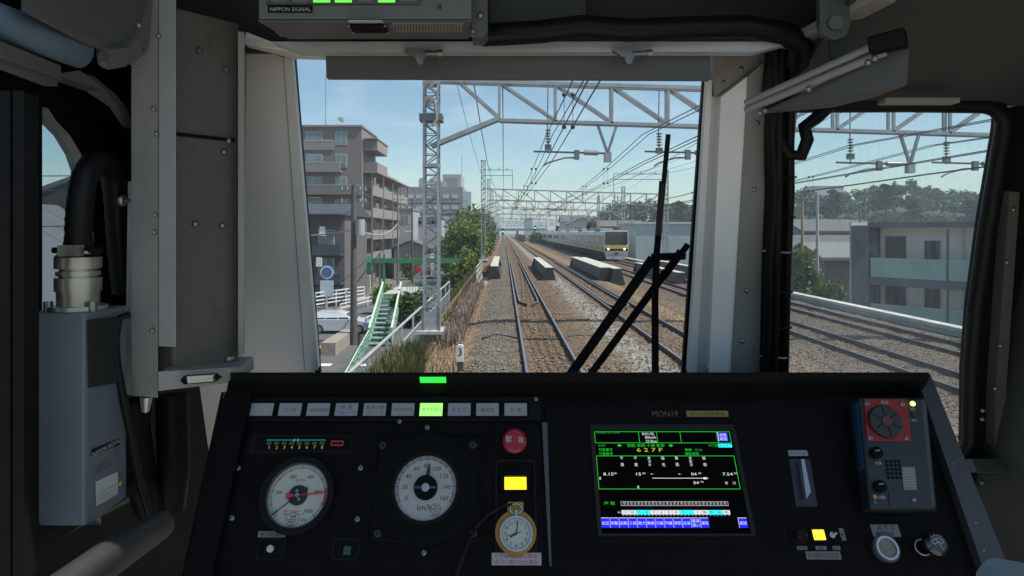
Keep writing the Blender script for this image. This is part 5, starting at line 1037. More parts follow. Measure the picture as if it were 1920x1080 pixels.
MB().prism([P(787, 706.5, 1.1245), P(836, 706.5, 1.1245), P(837, 717.5, 1.1245), P(788, 717.5, 1.1245)], (0, -.002, 0), mat('reflection_green', (.02, .62, .05), emit=.85)).build('hood_reflection', desk, bevel=.0008)  # glowing strip standing in for the lit ATS(P) lens reflected on the hood
# indicator lamps
lwt = mat('lamp_white', (.30, .30, .30), .35, var=.06, scale=20); ltx = mat('lamp_print', (.11, .11, .12), .6, var=0); lgr = mat('lamp_lit', (.30, 1.0, .16), emit=.95); ltg = mat('lit_print', (.05, .35, .05), .5, var=0, emit=.2)
names = ['', '三 相', '非常短絡', '耐 雪\nブレーキ', '直通予備\nブレーキ', 'ATS(SN)', 'ATS(P)', 'A T C', '電話室', '定 速']
for i, s in enumerate(names):
    x0 = 470.5+i*52.8; y0, y1 = 756.5, 780.5; b = MB(); u0, v0, u1, v1 = prect(x0-3.5, y0-3.5, x0+46, y1+3.5, .004)
    r_ = prect(x0, y0, x0+42.5, y1, .004)
    fr = b; pprism(b, rrect(u0, v0, u1, v1, .001), .0038, .0065, BLACK, holes=[[(r_[0], r_[1]), (r_[2], r_[1]), (r_[2], r_[3]), (r_[0], r_[3])]])
    lamp = b.build('lamp_bezel', desk)
    b = MB(); pprism(b, rrect(*r_, .0008), .0038, .0058, lgr if i == 6 else lwt)
    for k, ln in enumerate(s.split('\n') if s else []):
        yy = (y0+y1)/2 if '\n' not in s else y0+7+k*9.5; ptext(b, ln, x0+21, yy, ltg if i == 6 else ltx, wpx=min(36, 8.6*len(ln.replace(' ', ''))+(4 if ' ' in ln else 0)), hpx=7.5, h=.0061)
    b.build('lens', lamp, label='lit green lens' if i == 6 else None)
# notch display
b = MB(); pprism(b, rrect(*prect(468, 814, 662, 850, .004), .002), .0038, .0055, blk, ch=.001); nd = b.build('notch_display', desk)
b = MB(); pprism(b, rrect(*prect(478, 820, 657, 844, .0055), .0006), .0056, .0062, BLACK)
og = mat('orange_print', (.55, .28, .02), emit=.45); tg_ = mat('teal_print', (.02, .42, .26), emit=.4); seg = mat('segment_off', (.07, .065, .075), .5, var=0); rdp = mat('red_print', (.42, .02, .02), emit=.4)
for k in range(8):
    px = 504.5+k*14.2; pprism(b, rrect(*prect(px-4.5, 828, px+4.5, 834, .0063), .0003), .0063, .0066, seg); ptext(b, str(k+1), px, 838.5, og, hpx=6, h=.0066)
for xa, xb_ in ((500, 550), (559, 611)): pprism(b, rrect(*prect(xa, 824.6, xb_, 825.6, .0063), .0001), .0063, .0066, tg_)
for px in (552, 558.5): pprism(b, rrect(*prect(px-1.8, 823, px+1.8, 827.5, .0063), .0001), .0063, .0066, tg_)
r_ = prect(621, 826.5, 643.5, 835.5, .0063); r2_ = prect(622.3, 827.8, 642.2, 834.2, .0063); pprism(b, rrect(*r_, .0002), .0063, .0066, rdp, holes=[rrect(*r2_, .0001)]); ptext(b, '非常', 632, 831, mat('blue_print', (.03, .03, .12), .5, var=0), hpx=5, h=.0066)
b.build('display', nd)
# dials
dface = mat('dial_face', (.46, .44, .38), .5, var=.04, scale=20); dwh = mat('speed_face', (.37, .355, .34), .5, var=.04, scale=20); ink = mat('dial_ink', (.012, .012, .014), .6, var=0); nred = mat('needle_red', (.5, .03, .02), .4, var=0); grd = mat('glass_rim', (.05, .05, .065), .25, var=.1)
def ring(b, cu, cv, r0, r1, h0, h1, m, n=48): pprism(b, circ(cu, cv, r1, n), h0, h1, m, holes=[circ(cu, cv, r0, n)])
def ray(b, cu, cv, ang, r0, r1, w_, h, m, th=.0003):
    c, s = math.cos(R(ang)), math.sin(R(ang)); b.bar(pt(cu+c*r0, cv+s*r0, h), pt(cu+c*r1, cv+s*r1, h), w_, th, m, up=PN)
def num(b, s, cu, cv, h, hh_, m, wd=None): b.text(s, pt(cu, cv, h), PU, PV, m, h=hh_, w=wd)
# pressure gauge
cu, cv = puv(559, 929, .006); k = pk(559, 929, .006)
b = MB(); ring(b, cu, cv, 58*k, 69*k, .0038, .016, blk); ring(b, cu, cv, 55.5*k, 59*k, .0038, .013, grd); pg = b.build('pressure_gauge', desk, bevel=.0012)
b = MB(); pprism(b, circ(cu, cv, 57*k), .0042, .0062, dface)
for i in range(51): ray(b, cu, cv, 225-270*i/50, (47 if i % 5 == 0 else 49)*k, 54*k, (.0011 if i % 5 == 0 else .0005), .0064, ink)
for i in range(50): a0, a1 = 225-270*i/50, 225-270*(i+1)/50; b.bar(pt(cu+49*k*math.cos(R(a0)), cv+49*k*math.sin(R(a0)), .0064), pt(cu+49*k*math.cos(R(a1)), cv+49*k*math.sin(R(a1)), .0064), .0004, .0002, ink, up=PN)
for i in range(8): a0, a1 = 9+6-i*4.1, 9+6-(i+1)*4.1; b.bar(pt(cu+51.5*k*math.cos(R(a0)), cv+51.5*k*math.sin(R(a0)), .0066), pt(cu+51.5*k*math.cos(R(a1)), cv+51.5*k*math.sin(R(a1)), .0066), 5*k, .0003, nred, up=PN)
for s, dx, dy in (('0', -35, -28), ('200', -37, 5.5), ('400', -15.5, 33), ('600', 19, 33), ('800', 37, 6), ('1000', 24, -27)): num(b, s, cu+dx*k, cv+dy*k, .0065, 6.4*k, ink)
num(b, '圧 力 計', cu, cv+27*k, .0065, 5*k, ink); num(b, 'kPa', cu+18*k, cv-42*k, .0065, 5*k, ink); num(b, '赤針 元空気だめ', cu-6*k, cv-27*k, .0065, 4*k, nred, 32*k); num(b, '黒針 ブレーキシリンダ', cu-2*k, cv-32.5*k, .0065, 3.6*k, ink, 38*k)
num(b, '検査', cu-2.5*k, cv-35.5*k-1*k, .0066, 5*k, ink); ring(b, cu-3*k, cv-41*k, 11.5*k, 12.4*k, .0063, .0065, ink, 28)
for j in range(3): num(b, ('2007年04月', '東京総合', '合格')[j], cu-4*k, cv-(41.5+j*4.2)*k, .0066, 3.2*k, ink)
b.build('dial', pg)
b = MB(); ray(b, cu, cv, 219, -6*k, 54*k, 1.5*k, .0085, ink, .0008); ray(b, cu, cv, 39, 6*k, 20*k, 7*k, .0085, ink, .0008); b.build('needle', pg, label='thin black needle')
b = MB(); ray(b, cu, cv, 5, -8*k, 48*k, 2.6*k, .0100, nred, .0008); b.prism([pt(cu-8*k, cv-3*k, .0098), pt(cu-21*k, cv-7*k, .0098), pt(cu-21*k, cv+4*k, .0098), pt(cu-8*k, cv+2*k, .0098)], PN*.0008, nred); b.build('needle', pg, label='red needle')
b = MB(); pprism(b, circ(cu, cv, 18*k, 28), .0070, .0080, ink); pprism(b, circ(cu, cv, 4*k, 16), .0101, .0125, scw)
for dx, dy in ((-3, 8), (3, -7)): pprism(b, circ(cu+dx*k, cv+dy*k, 2.8*k, 12), .0081, .0088, scw)
b.build('hub', pg)
# speedometer
b = MB(); pprism(b, rrect(*prect(702, 820, 904, 1016, .004), .009), .0038, .009, pan, ch=.002)
for px, py in ((717, 835), (887, 834), (708, 1000), (888, 1000)): screw(b, px, py, .0095, vdk, 7)
sp_ = b.build('speedometer', desk)
cu, cv = puv(798.5, 915, .009); k = pk(798.5, 915, .009)
b = MB(); pprism(b, circ(cu, cv, 99*k, 64), .0091, .013, BLACK, holes=[circ(cu, cv, 58*k, 64)]); ring(b, cu, cv, 57.5*k, 64*k, .0131, .0146, blk, 64); b.build('ring', sp_)
b = MB(); pprism(b, circ(cu, cv, 59*k, 64), .0091, .0105, dwh)
for i in range(81):
    a = 207-234*i/80; big = i % 5 == 0; ray(b, cu, cv, a, (50 if big else 52)*k, 58*k, .0012 if big else .0004, .0107, ink)
for i in range(80): a0, a1 = 207-234*i/80, 207-234*(i+1)/80; b.bar(pt(cu+51.5*k*math.cos(R(a0)), cv+51.5*k*math.sin(R(a0)), .0107), pt(cu+51.5*k*math.cos(R(a1)), cv+51.5*k*math.sin(R(a1)), .0107), .0005, .0002, ink, up=PN)
for s in range(0, 161, 20): a = R(207-234*s/160); num(b, str(s), cu+39.5*k*math.cos(a), cv+39.5*k*math.sin(a), .0107, 8.2*k, ink)
num(b, 'km/h', cu-1*k, cv-34*k, .0107, 11*k, ink, 25*k); ring(b, cu+20.5*k, cv-37*k, 8.6*k, 9.4*k, .0106, .0108, ink, 28)
for j, s in enumerate(('検査', '2007-04', '合格')): num(b, s, cu+20.5*k, cv-(32.5+j*4.2)*k, .0108, 3*k, ink)
num(b, 'TOYO KEIKI', cu+24*k, cv-49*k, .0107, 3.4*k, ink); num(b, 'Pa', cu-28*k, cv-48*k, .0107, 4*k, ink); b.build('dial', sp_)
b = MB(); ray(b, cu, cv, 83.5, 18*k, 36*k, 6*k, .0125, ink, .0012); ray(b, cu, cv, 83.5, 36*k, 43*k, 2.4*k, .0125, ink, .0012); b.build('needle', sp_)
b = MB(); pprism(b, circ(cu, cv, 22*k, 40), .0108, .0150, BLACK, ch=.001); pprism(b, circ(cu, cv, 7.5*k, 24), .0151, .0165, met, ch=.0004); b.bar(pt(cu-20*k, cv, .0152), pt(cu+20*k, cv, .0152), 4*k, .0006, grd, up=PN); b.build('hub', sp_)
# small push buttons
def recess(x0, y0, x1, y1, name, m, sq, ctr):
    b = MB(); o_ = rrect(*prect(x0, y0, x1, y1, .004), .007); i_ = rrect(*prect(x0+4, y0+4, x1-4, y1-4, .004), .006); pprism(b, o_, .0038, .0062, blk, holes=[i_]); pprism(b, i_, .0038, .0042, BLACK); q = b.build(name, desk)
    b = MB(); cu_, cv_ = puv(*ctr, .006); kk = pk(*ctr, .006)
    if sq: pprism(b, rrect(cu_-7*kk, cv_-7.5*kk, cu_+7*kk, cv_+7.5*kk, .0012), .0043, .008, m, ch=.0006)
    else: pprism(b, circ(cu_, cv_, 6.3*kk, 24), .0043, .010, m, ch=.0008)
    b.build('cap', q)
recess(482, 1009, 535, 1051, 'dimmer_switch', mat('button_white', (.45, .45, .43), .4, var=.05), 0, (507, 1029)); recess(623, 1009, 675, 1051, 'push_switch', mat('button_green', (.02, .06, .04), .4, var=.1), 1, (651, 1032))
def plate(x0, y0, x1, y1, lines, m, tm, name='label_plate', h=.0042, parent=desk, fill=.86):
    b = MB(); pprism(b, rrect(*prect(x0, y0, x1, y1, h), .0006), h, h+.001, m); n_ = len(lines)
    for i, s in enumerate(lines): ptext(b, s, (x0+x1)/2, y0+(y1-y0)*(i+.5)/n_, tm, wpx=(x1-x0)*fill, hpx=(y1-y0)/n_*.66, h=h+.0013)
    return b.build(name, parent)
lpl = mat('plate_grey', (.17, .17, .165), .5, var=.08, scale=20); lrd = mat('label_pinkish', (.34, .32, .34), .55, var=.06, scale=20); rtx = mat('red_text', (.36, .015, .04), .6, var=0)
plate(484, 996, 536, 1007.5, ['表示灯減光'], lpl, ink); plate(922, 1036.5, 1015, 1060, ['ドアNFB誤扱い防止', 'カバー取り付け済み'], lrd, rtx, 'sticker')
# emergency button
b = MB(); pprism(b, rrect(*prect(926, 797, 1013, 850, .004), .003), .0038, .008, BLACK, ch=.001); eb = b.build('emergency_button', desk)
cu, cv = puv(965, 828, .014); k = pk(965, 828, .014); b = MB(); pprism(b, circ(cu, cv, 15*k, 32), .0081, .014, BLACK); pprism(b, circ(cu, cv, 22.5*k, 40), .0141, .026, mat('button_red', (.30, .01, .025), .35, var=.05), ch=.004)
wtx = mat('print_white', (.48, .48, .44), .5, var=0); num(b, '緊', cu-11*k, cv+1*k, .0262, 11.5*k, wtx); num(b, '急', cu+11.5*k, cv, .0262, 11.5*k, wtx); b.build('cap', eb)
# watch pocket with the yellow lamp
b = MB(); o_ = rrect(*prect(928, 862, 1006, 1036, .004), .006); i_ = rrect(*prect(933, 867, 1001, 1030, .004), .005); pprism(b, o_, .0038, .008, blk, holes=[i_]); pprism(b, i_, .0038, .0044, pan); wpk = b.build('watch_pocket', desk, bevel=.001)
b = MB(); ye = mat('lamp_yellow', (1.0, .68, .01), emit=1.15); r0_ = prect(938, 884, 994, 922, .008); r1_ = prect(945, 893, 988, 919, .008); pprism(b, rrect(*r0_, .001), .0045, .013, BLACK, holes=[rrect(*r1_, .0006)]); b.build('lamp_housing', wpk)
b = MB(); pprism(b, rrect(*prect(946, 894.5, 987, 918.5, .009), .0006), .0046, .0095, ye); b.build('yellow_lamp', wpk, label='lit yellow lamp')
b = MB(); cu, cv = puv(967, 999, .006); k = pk(967, 999, .006); gold = mat('holder_gold', (.40, .20, .04), .38, metal=.55, var=.12, scale=15)
ring(b, cu, cv, 29.5*k, 38.5*k, .0046, .012, gold); pprism(b, circ(cu, cv, 31*k), .0046, .006, gold); pprism(b, rrect(cu-15.5*k, cv+32*k, cu+15.5*k, cv+54*k, .001), .0046, .007, gold); b.build('watch_holder', wpk, bevel=.001)
# pocket watch
wt = thing('pocket_watch', tuple(pt(cu, cv-.03, .007)), 'silver pocket watch in a golden holder, braided black cord attached', 'pocket watch')
slv = mat('watch_silver', (.55, .54, .52), .22, metal=.95, var=.06); wfc = mat('watch_face', (.46, .45, .40), .5, var=.04, scale=30); cu2, cv2 = puv(968, 1000, .02)
b = MB(); ring(b, cu2, cv2, 27*k, 30.5*k, .0066, .0200, slv); b.build('case', wt, bevel=.0015)
b = MB(); pprism(b, circ(cu2, cv2, 28*k), .0066, .0172, wfc)
for i in range(1, 13): a = R(90-30*i); num(b, str(i), cu2+20*k*math.cos(a), cv2+20*k*math.sin(a), .0174, 6*k, ink)
for i in range(60): ray(b, cu2, cv2, 6*i, 25*k, 26.5*k, .0004, .0174, ink)
b.build('dial', wt)
b = MB(); ray(b, cu2, cv2, 209, -3*k, 13*k, 2.4*k, .0179, ink, .0005); b.build('hour_hand', wt); b = MB(); ray(b, cu2, cv2, 80, -3*k, 21*k, 1.5*k, .0186, ink, .0005); b.build('minute_hand', wt); b = MB(); ray(b, cu2, cv2, 14, -20*k, 11*k, .8*k, .0192, ink, .0004); b.build('second_hand', wt)
b = MB(); b.tube([pt(cu2, cv2+30*k, .013), pt(cu2, cv2+37*k, .013)], 2.6*k, slv, 12); b.tube([pt(cu2, cv2+37*k, .013), pt(cu2, cv2+40*k, .013)], 3.4*k, slv, 12); b.build('crown', wt)
b = MB(); b.tube([pt(cu2+11*k*math.sin(2*math.pi*i/24), cv2+43*k+9*k*math.cos(2*math.pi*i/24), .015) for i in range(25)], 1.3*k, slv, 8); b.build('bow', wt)
cpts = [(958, 946), (944, 948), (930, 956), (912, 968), (896, 984), (886, 1002), (876, 1024), (866, 1050), (857, 1075), (850, 1110)]
pc = [pt(*puv(*p, .016), .016) for p in cpts]; fine = []
for i in range(len(pc)-1):
    for q in range(7): fine.append(pc[i].lerp(pc[i+1], q/7))
b = MB(); 
for ph in (0, math.pi): b.tube([p+(PU*math.cos(i*.9+ph)+PN*math.sin(i*.9+ph))*.0017 for i, p in enumerate(fine)], .0021, hos, 6)
b.build('cord', wt)
# monitor
b = MB(); o_ = rrect(*prect(1113, 797, 1396, 1006, .003), .003); i_ = rrect(*prect(1121, 808, 1389, 1001, .003), .001); pprism(b, o_, .0031, .007, mat('monitor_bezel', (.018, .018, .018), .5, spec=.15, var=.1), holes=[i_]); mon = b.build('monitor', desk, bevel=.0012)
b = MB(); S = prect(1121, 808, 1389, 1001, .0035); pprism(b, [(S[0], S[1]), (S[2], S[1]), (S[2], S[3]), (S[0], S[3])], .0031, .0036, mat('screen_black', (.002, .002, .002), .6, var=0, spec=.03))
sgn = mat('screen_green', (.01, .55, .02), emit=.6); swh = mat('screen_white', (.75, .75, .75), emit=.6); sbl = mat('screen_blue', (.01, .01, .75), emit=.8); scy = mat('screen_cyan', (.02, .8, .85), emit=.85); syl = mat('screen_yellow', (.5, .4, .02), emit=.7); sdg = mat('screen_dim_green', (.01, .26, .02), emit=.7)
SW, SH = S[2]-S[0], S[3]-S[1]
def su(x, y): return S[0]+SW*x/900, S[3]-SH*y/640     # screen layout on a 900 x 640 grid
def sbox(x0, y0, x1, y1, m, h=.0037, th=.0003): a, c = su(x0, y1), su(x1, y0); pprism(b, [(a[0], a[1]), (c[0], a[1]), (c[0], c[1]), (a[0], c[1])], h, h+th, m)
def sfr(x0, y0, x1, y1, m, w_=3.2):
    sbox(x0, y0, x1, y0+w_, m); sbox(x0, y1-w_, x1, y1, m); sbox(x0, y0+w_, x0+w_, y1-w_, m); sbox(x1-w_, y0+w_, x1, y1-w_, m)
def stx(s, x, y, hh_, m, w_=None, h=.0043): q = su(x, y); b.text(s, pt(*q, h), PU, PV, m, h=hh_*SH/640, w=w_*SW/900 if w_ else None)
sfr(2, 4, 890, 82, sgn)
for x in (290, 408, 562, 800): sbox(x, 7, x+3, 79, sgn)
stx('列車情報 モニタ装置', 90, 12, 14, sdg, 150); stx('8:01:42', 352, 20, 18, swh, 76); stx('83km/h', 366, 44, 18, swh, 70); stx('23.9km', 368, 70, 18, swh, 70)
sbox(812, 12, 872, 68, sbl); sbox(808, 8, 812, 70, swh); stx('初期', 842, 28, 22, swh); stx('画面', 842, 54, 22, swh)
stx('0101', 42, 98, 17, sdg, 44); stx('◆', 158, 98, 18, sgn, 32); stx('回転 車両 十両 各停', 330, 98, 21, sgn, 240); stx('◆', 492, 98, 18, sgn, 32); stx('P列番', 768, 98, 20, sdg, 62); sbox(800, 86, 888, 110, scy); stx('設定完了', 844, 98, 19, sbl, 80)
stx('列車番号', 66, 126, 20, sgn, 88); stx('行路番号', 66, 152, 20, sgn, 88); stx('6 2 7 F', 350, 127, 24, syl, 165); stx('無線', 600, 126, 18, sgn, 42); stx('01ch', 668, 126, 17, sdg, 46); stx('運転速度', 620, 151, 18, sgn, 90)
sfr(2, 164, 890, 376, sgn)
for i, s in enumerate(('千|葉', '千|葉', '黒|沼|台', '稲|毛', '幕|張', '津|田|沼', '船|橋')):
    cs = s.split('|'); x = 164+i*88
    for j, ch in enumerate(cs): stx(ch, x, 180+j*(42 if len(cs) == 2 else 21), 21 if len(cs) == 2 else 17, swh)
for s, x, y, w_ in (('8.15', 70, 282, 64), ('15', 262, 282, 30), ('04', 612, 282, 34), ('7.54', 826, 282, 64), ('04', 618, 336, 34), ('8', 16, 308, 11), ('8', 250, 363, 12)): stx(s, x, y, 18, swh, w_)
for x, y in ((114, 277), (296, 277), (650, 277), (876, 277), (656, 331)): stx('50', x, y, 10, swh, 18)
stx('←', 346, 282, 9, swh, 20); stx('←', 522, 282, 9, swh, 20); sbox(346, 306, 700, 309, swh); sbox(668, 302, 690, 314, swh); stx('市', 808, 338, 19, swh); stx('川', 856, 338, 19, swh)
stx('戸 閉', 60, 462, 20, sgn, 66)
for i in range(15):
    x = 132+i*44.5; sfr(x, 450, x+41, 476, mat('screen_grey', (.5, .5, .5), emit=.6), 2.4); stx('閉', x+20.5, 463, 16, M['screen_grey'])
for i, s in enumerate(('11', '10', '9', '8', '7', '6', '5', '4', '3', '2', '1', '増4', '増3', '増2', '増1')):
    x = 132+i*44.5; cy = s in ('9', '8', '3', '2', '増3', '増2'); sbox(x, 502, x+43, 528, scy if cy else swh); stx(s, x+21, 515, 17, mat('screen_ink', (.0, .0, .02), .5, var=0))
    for q in (8, 32): stx('o', x+q, 533, 6, swh)
stx('←', 118, 515, 12, swh, 22)
for i, s in enumerate(('出区', '制動', '起動', '三相', '電力', '無線', '行路', '列番', '車駅', '応急', '異常\n扱い', '運転')):
    x = 2+i*55; sbox(x, 550, x+51, 605, sbl); sbox(x-2, 548, x, 605, swh); sbox(x, 546, x+50, 549, swh)
    for j, ln in enumerate(s.split('\n')): stx(ln, x+26, 578 if '\n' not in s else 566+24*j, 20, swh, 44)
sbox(840, 550, 892, 605, sbl); sbox(838, 548, 840, 605, swh); sbox(840, 546, 891, 549, swh); stx('確認', 866, 578, 20, swh, 44)
b.build('screen', mon)
b = MB(); ptext(b, 'MON19', 1247, 776, mat('mon_print', (.10, .08, .04), .6, var=0), wpx=48, hpx=11, h=.0035); b.build('lettering', desk)
plate(1287, 770.5, 1365, 781.5, ['ATS-P改修済み'], mat('label_yellow', (.24, .18, .015), .5, var=.06), ink, 'sticker', .0032)
# speaker holes
b = MB()
for r_ in range(5):
    for c_ in range(7 if r_ in (1, 3) else 6 if r_ != 2 else 8):
        n_ = 7 if r_ in (1, 3) else 6 if r_ != 2 else 8; px = 1497+(c_-(n_-1)/2)*8.1; pprism(b, circ(*puv(px, 800+r_*6.8, .003), 2.4*pk(px, 800), 10), .0031, .0034, BLACK)
b.build('speaker_grille', desk)
plate(1478, 844.5, 1514, 855, ['ICカード'], mat('label_bluewhite', (.25, .27, .33), .5, var=.05), mat('blue_ink', (.03, .04, .16), .6, var=0), h=.0032)
b = MB(); pprism(b, [puv(*p, .003) for p in ((1479, 861), (1518, 861), (1532, 950), (1492, 950))], .0031, .0045, mat('slot_navy', (.012, .012, .022), .4)); cs_ = b.build('card_slot', desk, bevel=.0008)
b = MB(); b.prism([pt(*puv(1497, 864, .0046), .0046), pt(*puv(1503, 864, .0046), .0046), pt(*puv(1515, 925, .0046), .0046), pt(*puv(1507, 938, .0046), .0046)], PN*.012, mat('slot_metal', (.33, .33, .34), .35, metal=.7, var=.1)); b.build('guide_fin', cs_, bevel=.0006)
# lamp, knob, toggle row
b = MB(); cu, cv = puv(1500, 1003, .01); k = pk(1500, 1003); pprism(b, circ(cu, cv, 16*k, 28), .0031, .006, blk); pprism(b, circ(cu, cv, 11*k, 20), .006, .018, blk, ch=.002); b.build('rotary_knob', desk)
b = MB(); pprism(b, rrect(*prect(1519, 988, 1551, 1017, .003), .001), .0031, .006, BLACK); sb_ = b.build('power_lamp', desk); b = MB(); pprism(b, rrect(*prect(1524.5, 993.5, 1545.5, 1012.5, .006), .0008), .0061, .0085, mat('lamp_amber', (1, .72, .03), emit=1.1)); b.build('lens', sb_, label='lit amber lens')
b = MB(); cu, cv = puv(1561, 1003, .006); pprism(b, circ(cu, cv, 5.5*k, 8), .0031, .0065, met); b.tube([pt(cu, cv, .0065), pt(cu+6*k, cv+3*k, .013)], [.0016, .0024], met, 8); b.build('toggle_switch', desk)
plate(1575, 990.5, 1583.5, 1013.5, ['入', '・', '切'], lpl, ink, h=.0032, fill=.6)
plate(1494, 1024, 1513, 1031, ['時刻調整'], lpl, ink, h=.0032); plate(1529, 1024, 1549, 1031, ['電源'], lpl, ink, h=.0032, fill=.6); plate(1561, 1024, 1575, 1031, ['音声'], lpl, ink, h=.0032, fill=.7)
plate(1511, 1034, 1576, 1049, ['ATS-P番号改正対応済'], lpl, ink, 'sticker', .0032, fill=.9)
plate(1634, 983.5, 1686, 1007, ['A T S', '警報持続'], mat('plate_metal', (.16, .15, .13), .4, metal=.4, var=.08), ink, h=.0006, fill=.62)
b = MB(); cu, cv = puv(1662, 1028, .008); k = pk(1662, 1028, .008); ring(b, cu, cv, 18*k, 24*k, .0005, .010, grd); ring(b, cu, cv, 16.5*k, 20.5*k, .0101, .0125, met); ab = b.build('alarm_button', desk, bevel=.001); b = MB(); pprism(b, circ(cu, cv, 17*k, 32), .0005, .0105, mat('button_silver', (.20, .195, .17), .45, metal=.3, var=.08), ch=.001)
for j in range(4): ring(b, cu, cv, (3+3.3*j)*k, (3.7+3.3*j)*k, .0106, .0109, lpl, 28)
b.build('cap', ab)
b = MB(); cu, cv = puv(1757, 1019, .03); k = pk(1757, 1019, .03); b.tube([pt(cu, cv, .0), pt(cu, cv, .02)], .008, blk, 14); pprism(b, circ(cu, cv, 21*k, 32), .0201, .034, mat('knob_gloss', (.012, .012, .013), .12, var=0, spec=.8), ch=.005)
wv = mat('icon_white', (.5, .5, .5), .5, var=0)
for a in range(35, 146, 10):
    for rr_ in (13, 7): b.bar(pt(cu+rr_*k*math.cos(R(a)), cv-5*k+rr_*k*math.sin(R(a)), .0344), pt(cu+rr_*k*math.cos(R(a+10)), cv-5*k+rr_*k*math.sin(R(a+10)), .0344), .9*k, .0003, wv, up=PN)
for a in (35, 155): b.bar(pt(cu+7*k*math.cos(R(a)), cv-5*k+7*k*math.sin(R(a)), .0344), pt(cu+13*k*math.cos(R(a)), cv-5*k+13*k*math.sin(R(a)), .0344), .9*k, .0003, wv, up=PN)
b.bar(pt(cu+5*k, cv-11*k, .0346), pt(cu-3*k, cv+6*k, .0346), .9*k, .0003, wv, up=PN)
for dx, dy in ((-8, 10), (-3, 12), (2, 12), (7, 10)): b.bar(pt(cu+dx*k, cv+dy*k, .0344), pt(cu+dx*k*1.3, cv+(dy+2.4)*k, .0344), .9*k, .0003, wv, up=PN)
wk = b.build('wiper_knob', desk); b = MB(); c3 = puv(1731, 1026, .006); b.tube([pt(c3[0]+13*k*math.cos(2*math.pi*i/28), c3[1]+13.5*k*math.sin(2*math.pi*i/28), .006+.003*math.cos(2*math.pi*i/28)) for i in range(29)], .0014, met, 8); b.build('pull_ring', wk)
# alarm radio unit standing on the desk
au = thing('alarm_unit', tuple(pt(*puv(1672, 958), .0)), 'dark blue grey alarm radio with a red square plate and round knob, lime lamp lit', 'radio unit')
ub = mat('unit_blue', (.014, .017, .022), .45, var=.1, scale=20); ubs_ = mat('unit_side', (.018, .03, .05), .45, var=.1)
base = [puv(*p, .001) for p in ((1588, 752), (1738, 752), (1757, 962), (1615, 962))]; top = [puv(*p, .042) for p in ((1610, 745), (1733, 745), (1754, 955), (1631, 955))]
b = MB(); b.add([pt(*p, .001) for p in base]+[pt(*p, .042) for p in top], [[3, 2, 1, 0], [4, 5, 6, 7], [0, 1, 5, 4], [1, 2, 6, 5], [2, 3, 7, 6], [3, 0, 4, 7]], ub); b.build('case', au, bevel=.005)
H = .0425
def aq(pts, m, h0=H, h1=H+.002, bb=None): bb = bb or MB(); pprism(bb, [puv(*p, h0) for p in pts], h0, h1, m); return bb
b = aq([(1619, 749), (1699, 749), (1708, 828), (1625, 828)], mat('plate_red', (.26, .006, .006), .4, var=.05))
for px, py in ((1626, 757), (1692, 757), (1632, 821), (1700, 821)): screw(b, px, py, H+.0025, scw, 4.5)
ptext(b, '発報', 1659, 754.5, wtx, hpx=6.5, h=H+.0024); b.build('red_plate', au)
b = MB(); cu, cv = puv(1662, 789, H+.01); k = pk(1662, 789, H+.01); pprism(b, circ(cu, cv, 30*k, 36), H+.0021, H+.010, mat('knob_dark', (.022, .022, .022), .5, var=.15), ch=.002)
for i in range(6): ray(b, cu, cv, 60*i+30, 10*k, 28*k, 1.2*k, H+.0103, BLACK)
pprism(b, circ(cu, cv, 9*k, 24), H+.0101, H+.013, mat('knob_red', (.11, .03, .022), .5, var=.1), ch=.001); b.build('alarm_knob', au)
b = MB(); cu, cv = puv(1711, 757, H); pprism(b, circ(cu, cv, 4.4*k, 18), H, H+.003, mat('led_lime', (.55, 1.0, .12), emit=3.0), ch=.0012); b.build('lime_lamp', au, label='lit lime lamp')
b = MB(); cu, cv = puv(1713.5, 778, H); pprism(b, circ(cu, cv, 4*k, 18), H, H+.003, mat('led_red_off', (.08, .008, .008), .3, var=0), ch=.0012); b.build('red_lamp', au)
b = MB(); ptext(b, '電源', 1712, 767, txg, hpx=4.5, h=H+.0004); ptext(b, '発報', 1714, 788, txg, hpx=4.5, h=H+.0004); ptext(b, '音量', 1647, 868, txg, hpx=5.5, h=H+.0004); ptext(b, '試験', 1654, 932.5, txg, hpx=6, h=H+.0004); b.build('lettering', au)
for px, py in ((1645, 848), (1651.5, 911)):
    b = MB(); cu, cv = puv(px, py, H+.008); pprism(b, circ(cu, cv, 10*k, 24), H, H+.011, BLACK, ch=.0015); b.bar(pt(cu-4*k, cv+2*k, H+.0112), pt(cu+4*k, cv+3*k, H+.0112), 1.4*k, .0004, txg, up=PN); b.build('knob', au)
b = MB()
for r_ in range(5):
    for c_ in range(4): px, py = 1662+c_*7.8+r_*1.0, 865+r_*7.6; pprism(b, circ(*puv(px, py, H), 2.7*k, 10), H, H+.0004, BLACK)
b.build('speaker_grille', au)
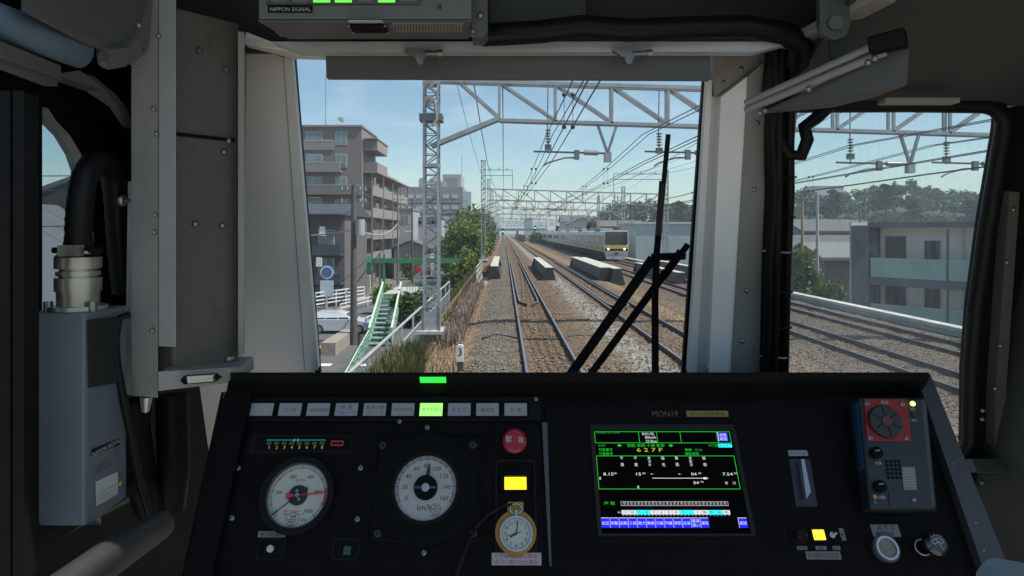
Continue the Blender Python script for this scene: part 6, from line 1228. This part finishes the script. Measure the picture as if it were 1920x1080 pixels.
b = aq([(1690, 875.5), (1715, 875.5), (1719.5, 919), (1694, 919)], mat('label_dim', (.17, .17, .165), .5, var=.1), H, H+.0006)
for j in range(7): b.bar(pt(*puv(1693+j*.6, 880+j*5.3, H+.0008), H+.0008), pt(*puv(1713+j*.6, 880+j*5.3, H+.0008), H+.0008), .0006, .0002, txg, up=PN)
b.build('label', au)
b = aq([(1666, 922), (1718, 922), (1721, 950), (1668, 950)], ub, H, H+.001); screw(b, 1714, 936.5, H+.0015, scw, 4); b.build('battery_cover', au)
for py, m in ((932, mat('dot_yellow', (.35, .28, .01), .5, var=0)), (941.5, mat('dot_green', (.01, .14, .04), .5, var=0))): b = MB(); pprism(b, circ(*puv(1640, py, H), 3.6*k, 16), H, H+.0015, m); b.build('indicator', au)
def side(px, f): # on the slanted left side of the case, f = 0 bottom edge .. 1 top edge of the photo's side strip
    return None
b = MB(); e0, e1 = pt(*base[0], .001), pt(*base[3], .001); t0, t1 = pt(*top[0], .042), pt(*top[3], .042); nrm = (t0-e0).cross(e1-e0).normalized(); nrm = nrm if nrm.x < 0 else -nrm
def sd_(a, c): return (e0.lerp(t0, c)).lerp(e1.lerp(t1, c), a)+nrm*.0006
b.prism([sd_(.05, .45), sd_(.05, .9), sd_(.66, .9), sd_(.66, .45)], nrm*.0006, mat('tape_blue', (.01, .055, .16), .5, var=.08)); uu = (e1-e0).normalized(); b.text('防護無線 発報後 確実に取扱うこと', sd_(.355, .67)+nrm*.001, uu, nrm.cross(uu), txb, w=.16, h=.008); b.build('tape', au)
# ---------------------------------------------------------------- the hazy air
hz = bpy.data.materials.new('haze_air'); hz.use_nodes = True; t = hz.node_tree; t.nodes.clear(); o = t.nodes.new('ShaderNodeOutputMaterial'); pv = t.nodes.new('ShaderNodeVolumePrincipled')
pv.inputs['Color'].default_value = (.82, .90, .96, 1); pv.inputs['Density'].default_value = .0006; pv.inputs['Anisotropy'].default_value = .2
t.links.new(pv.outputs['Volume'], o.inputs['Volume']); MB().b2((-1600, -100, LG-1), (1600, 2600, 36), hz).build('haze', kind='stuff', label='thin pale summer haze over the whole line')
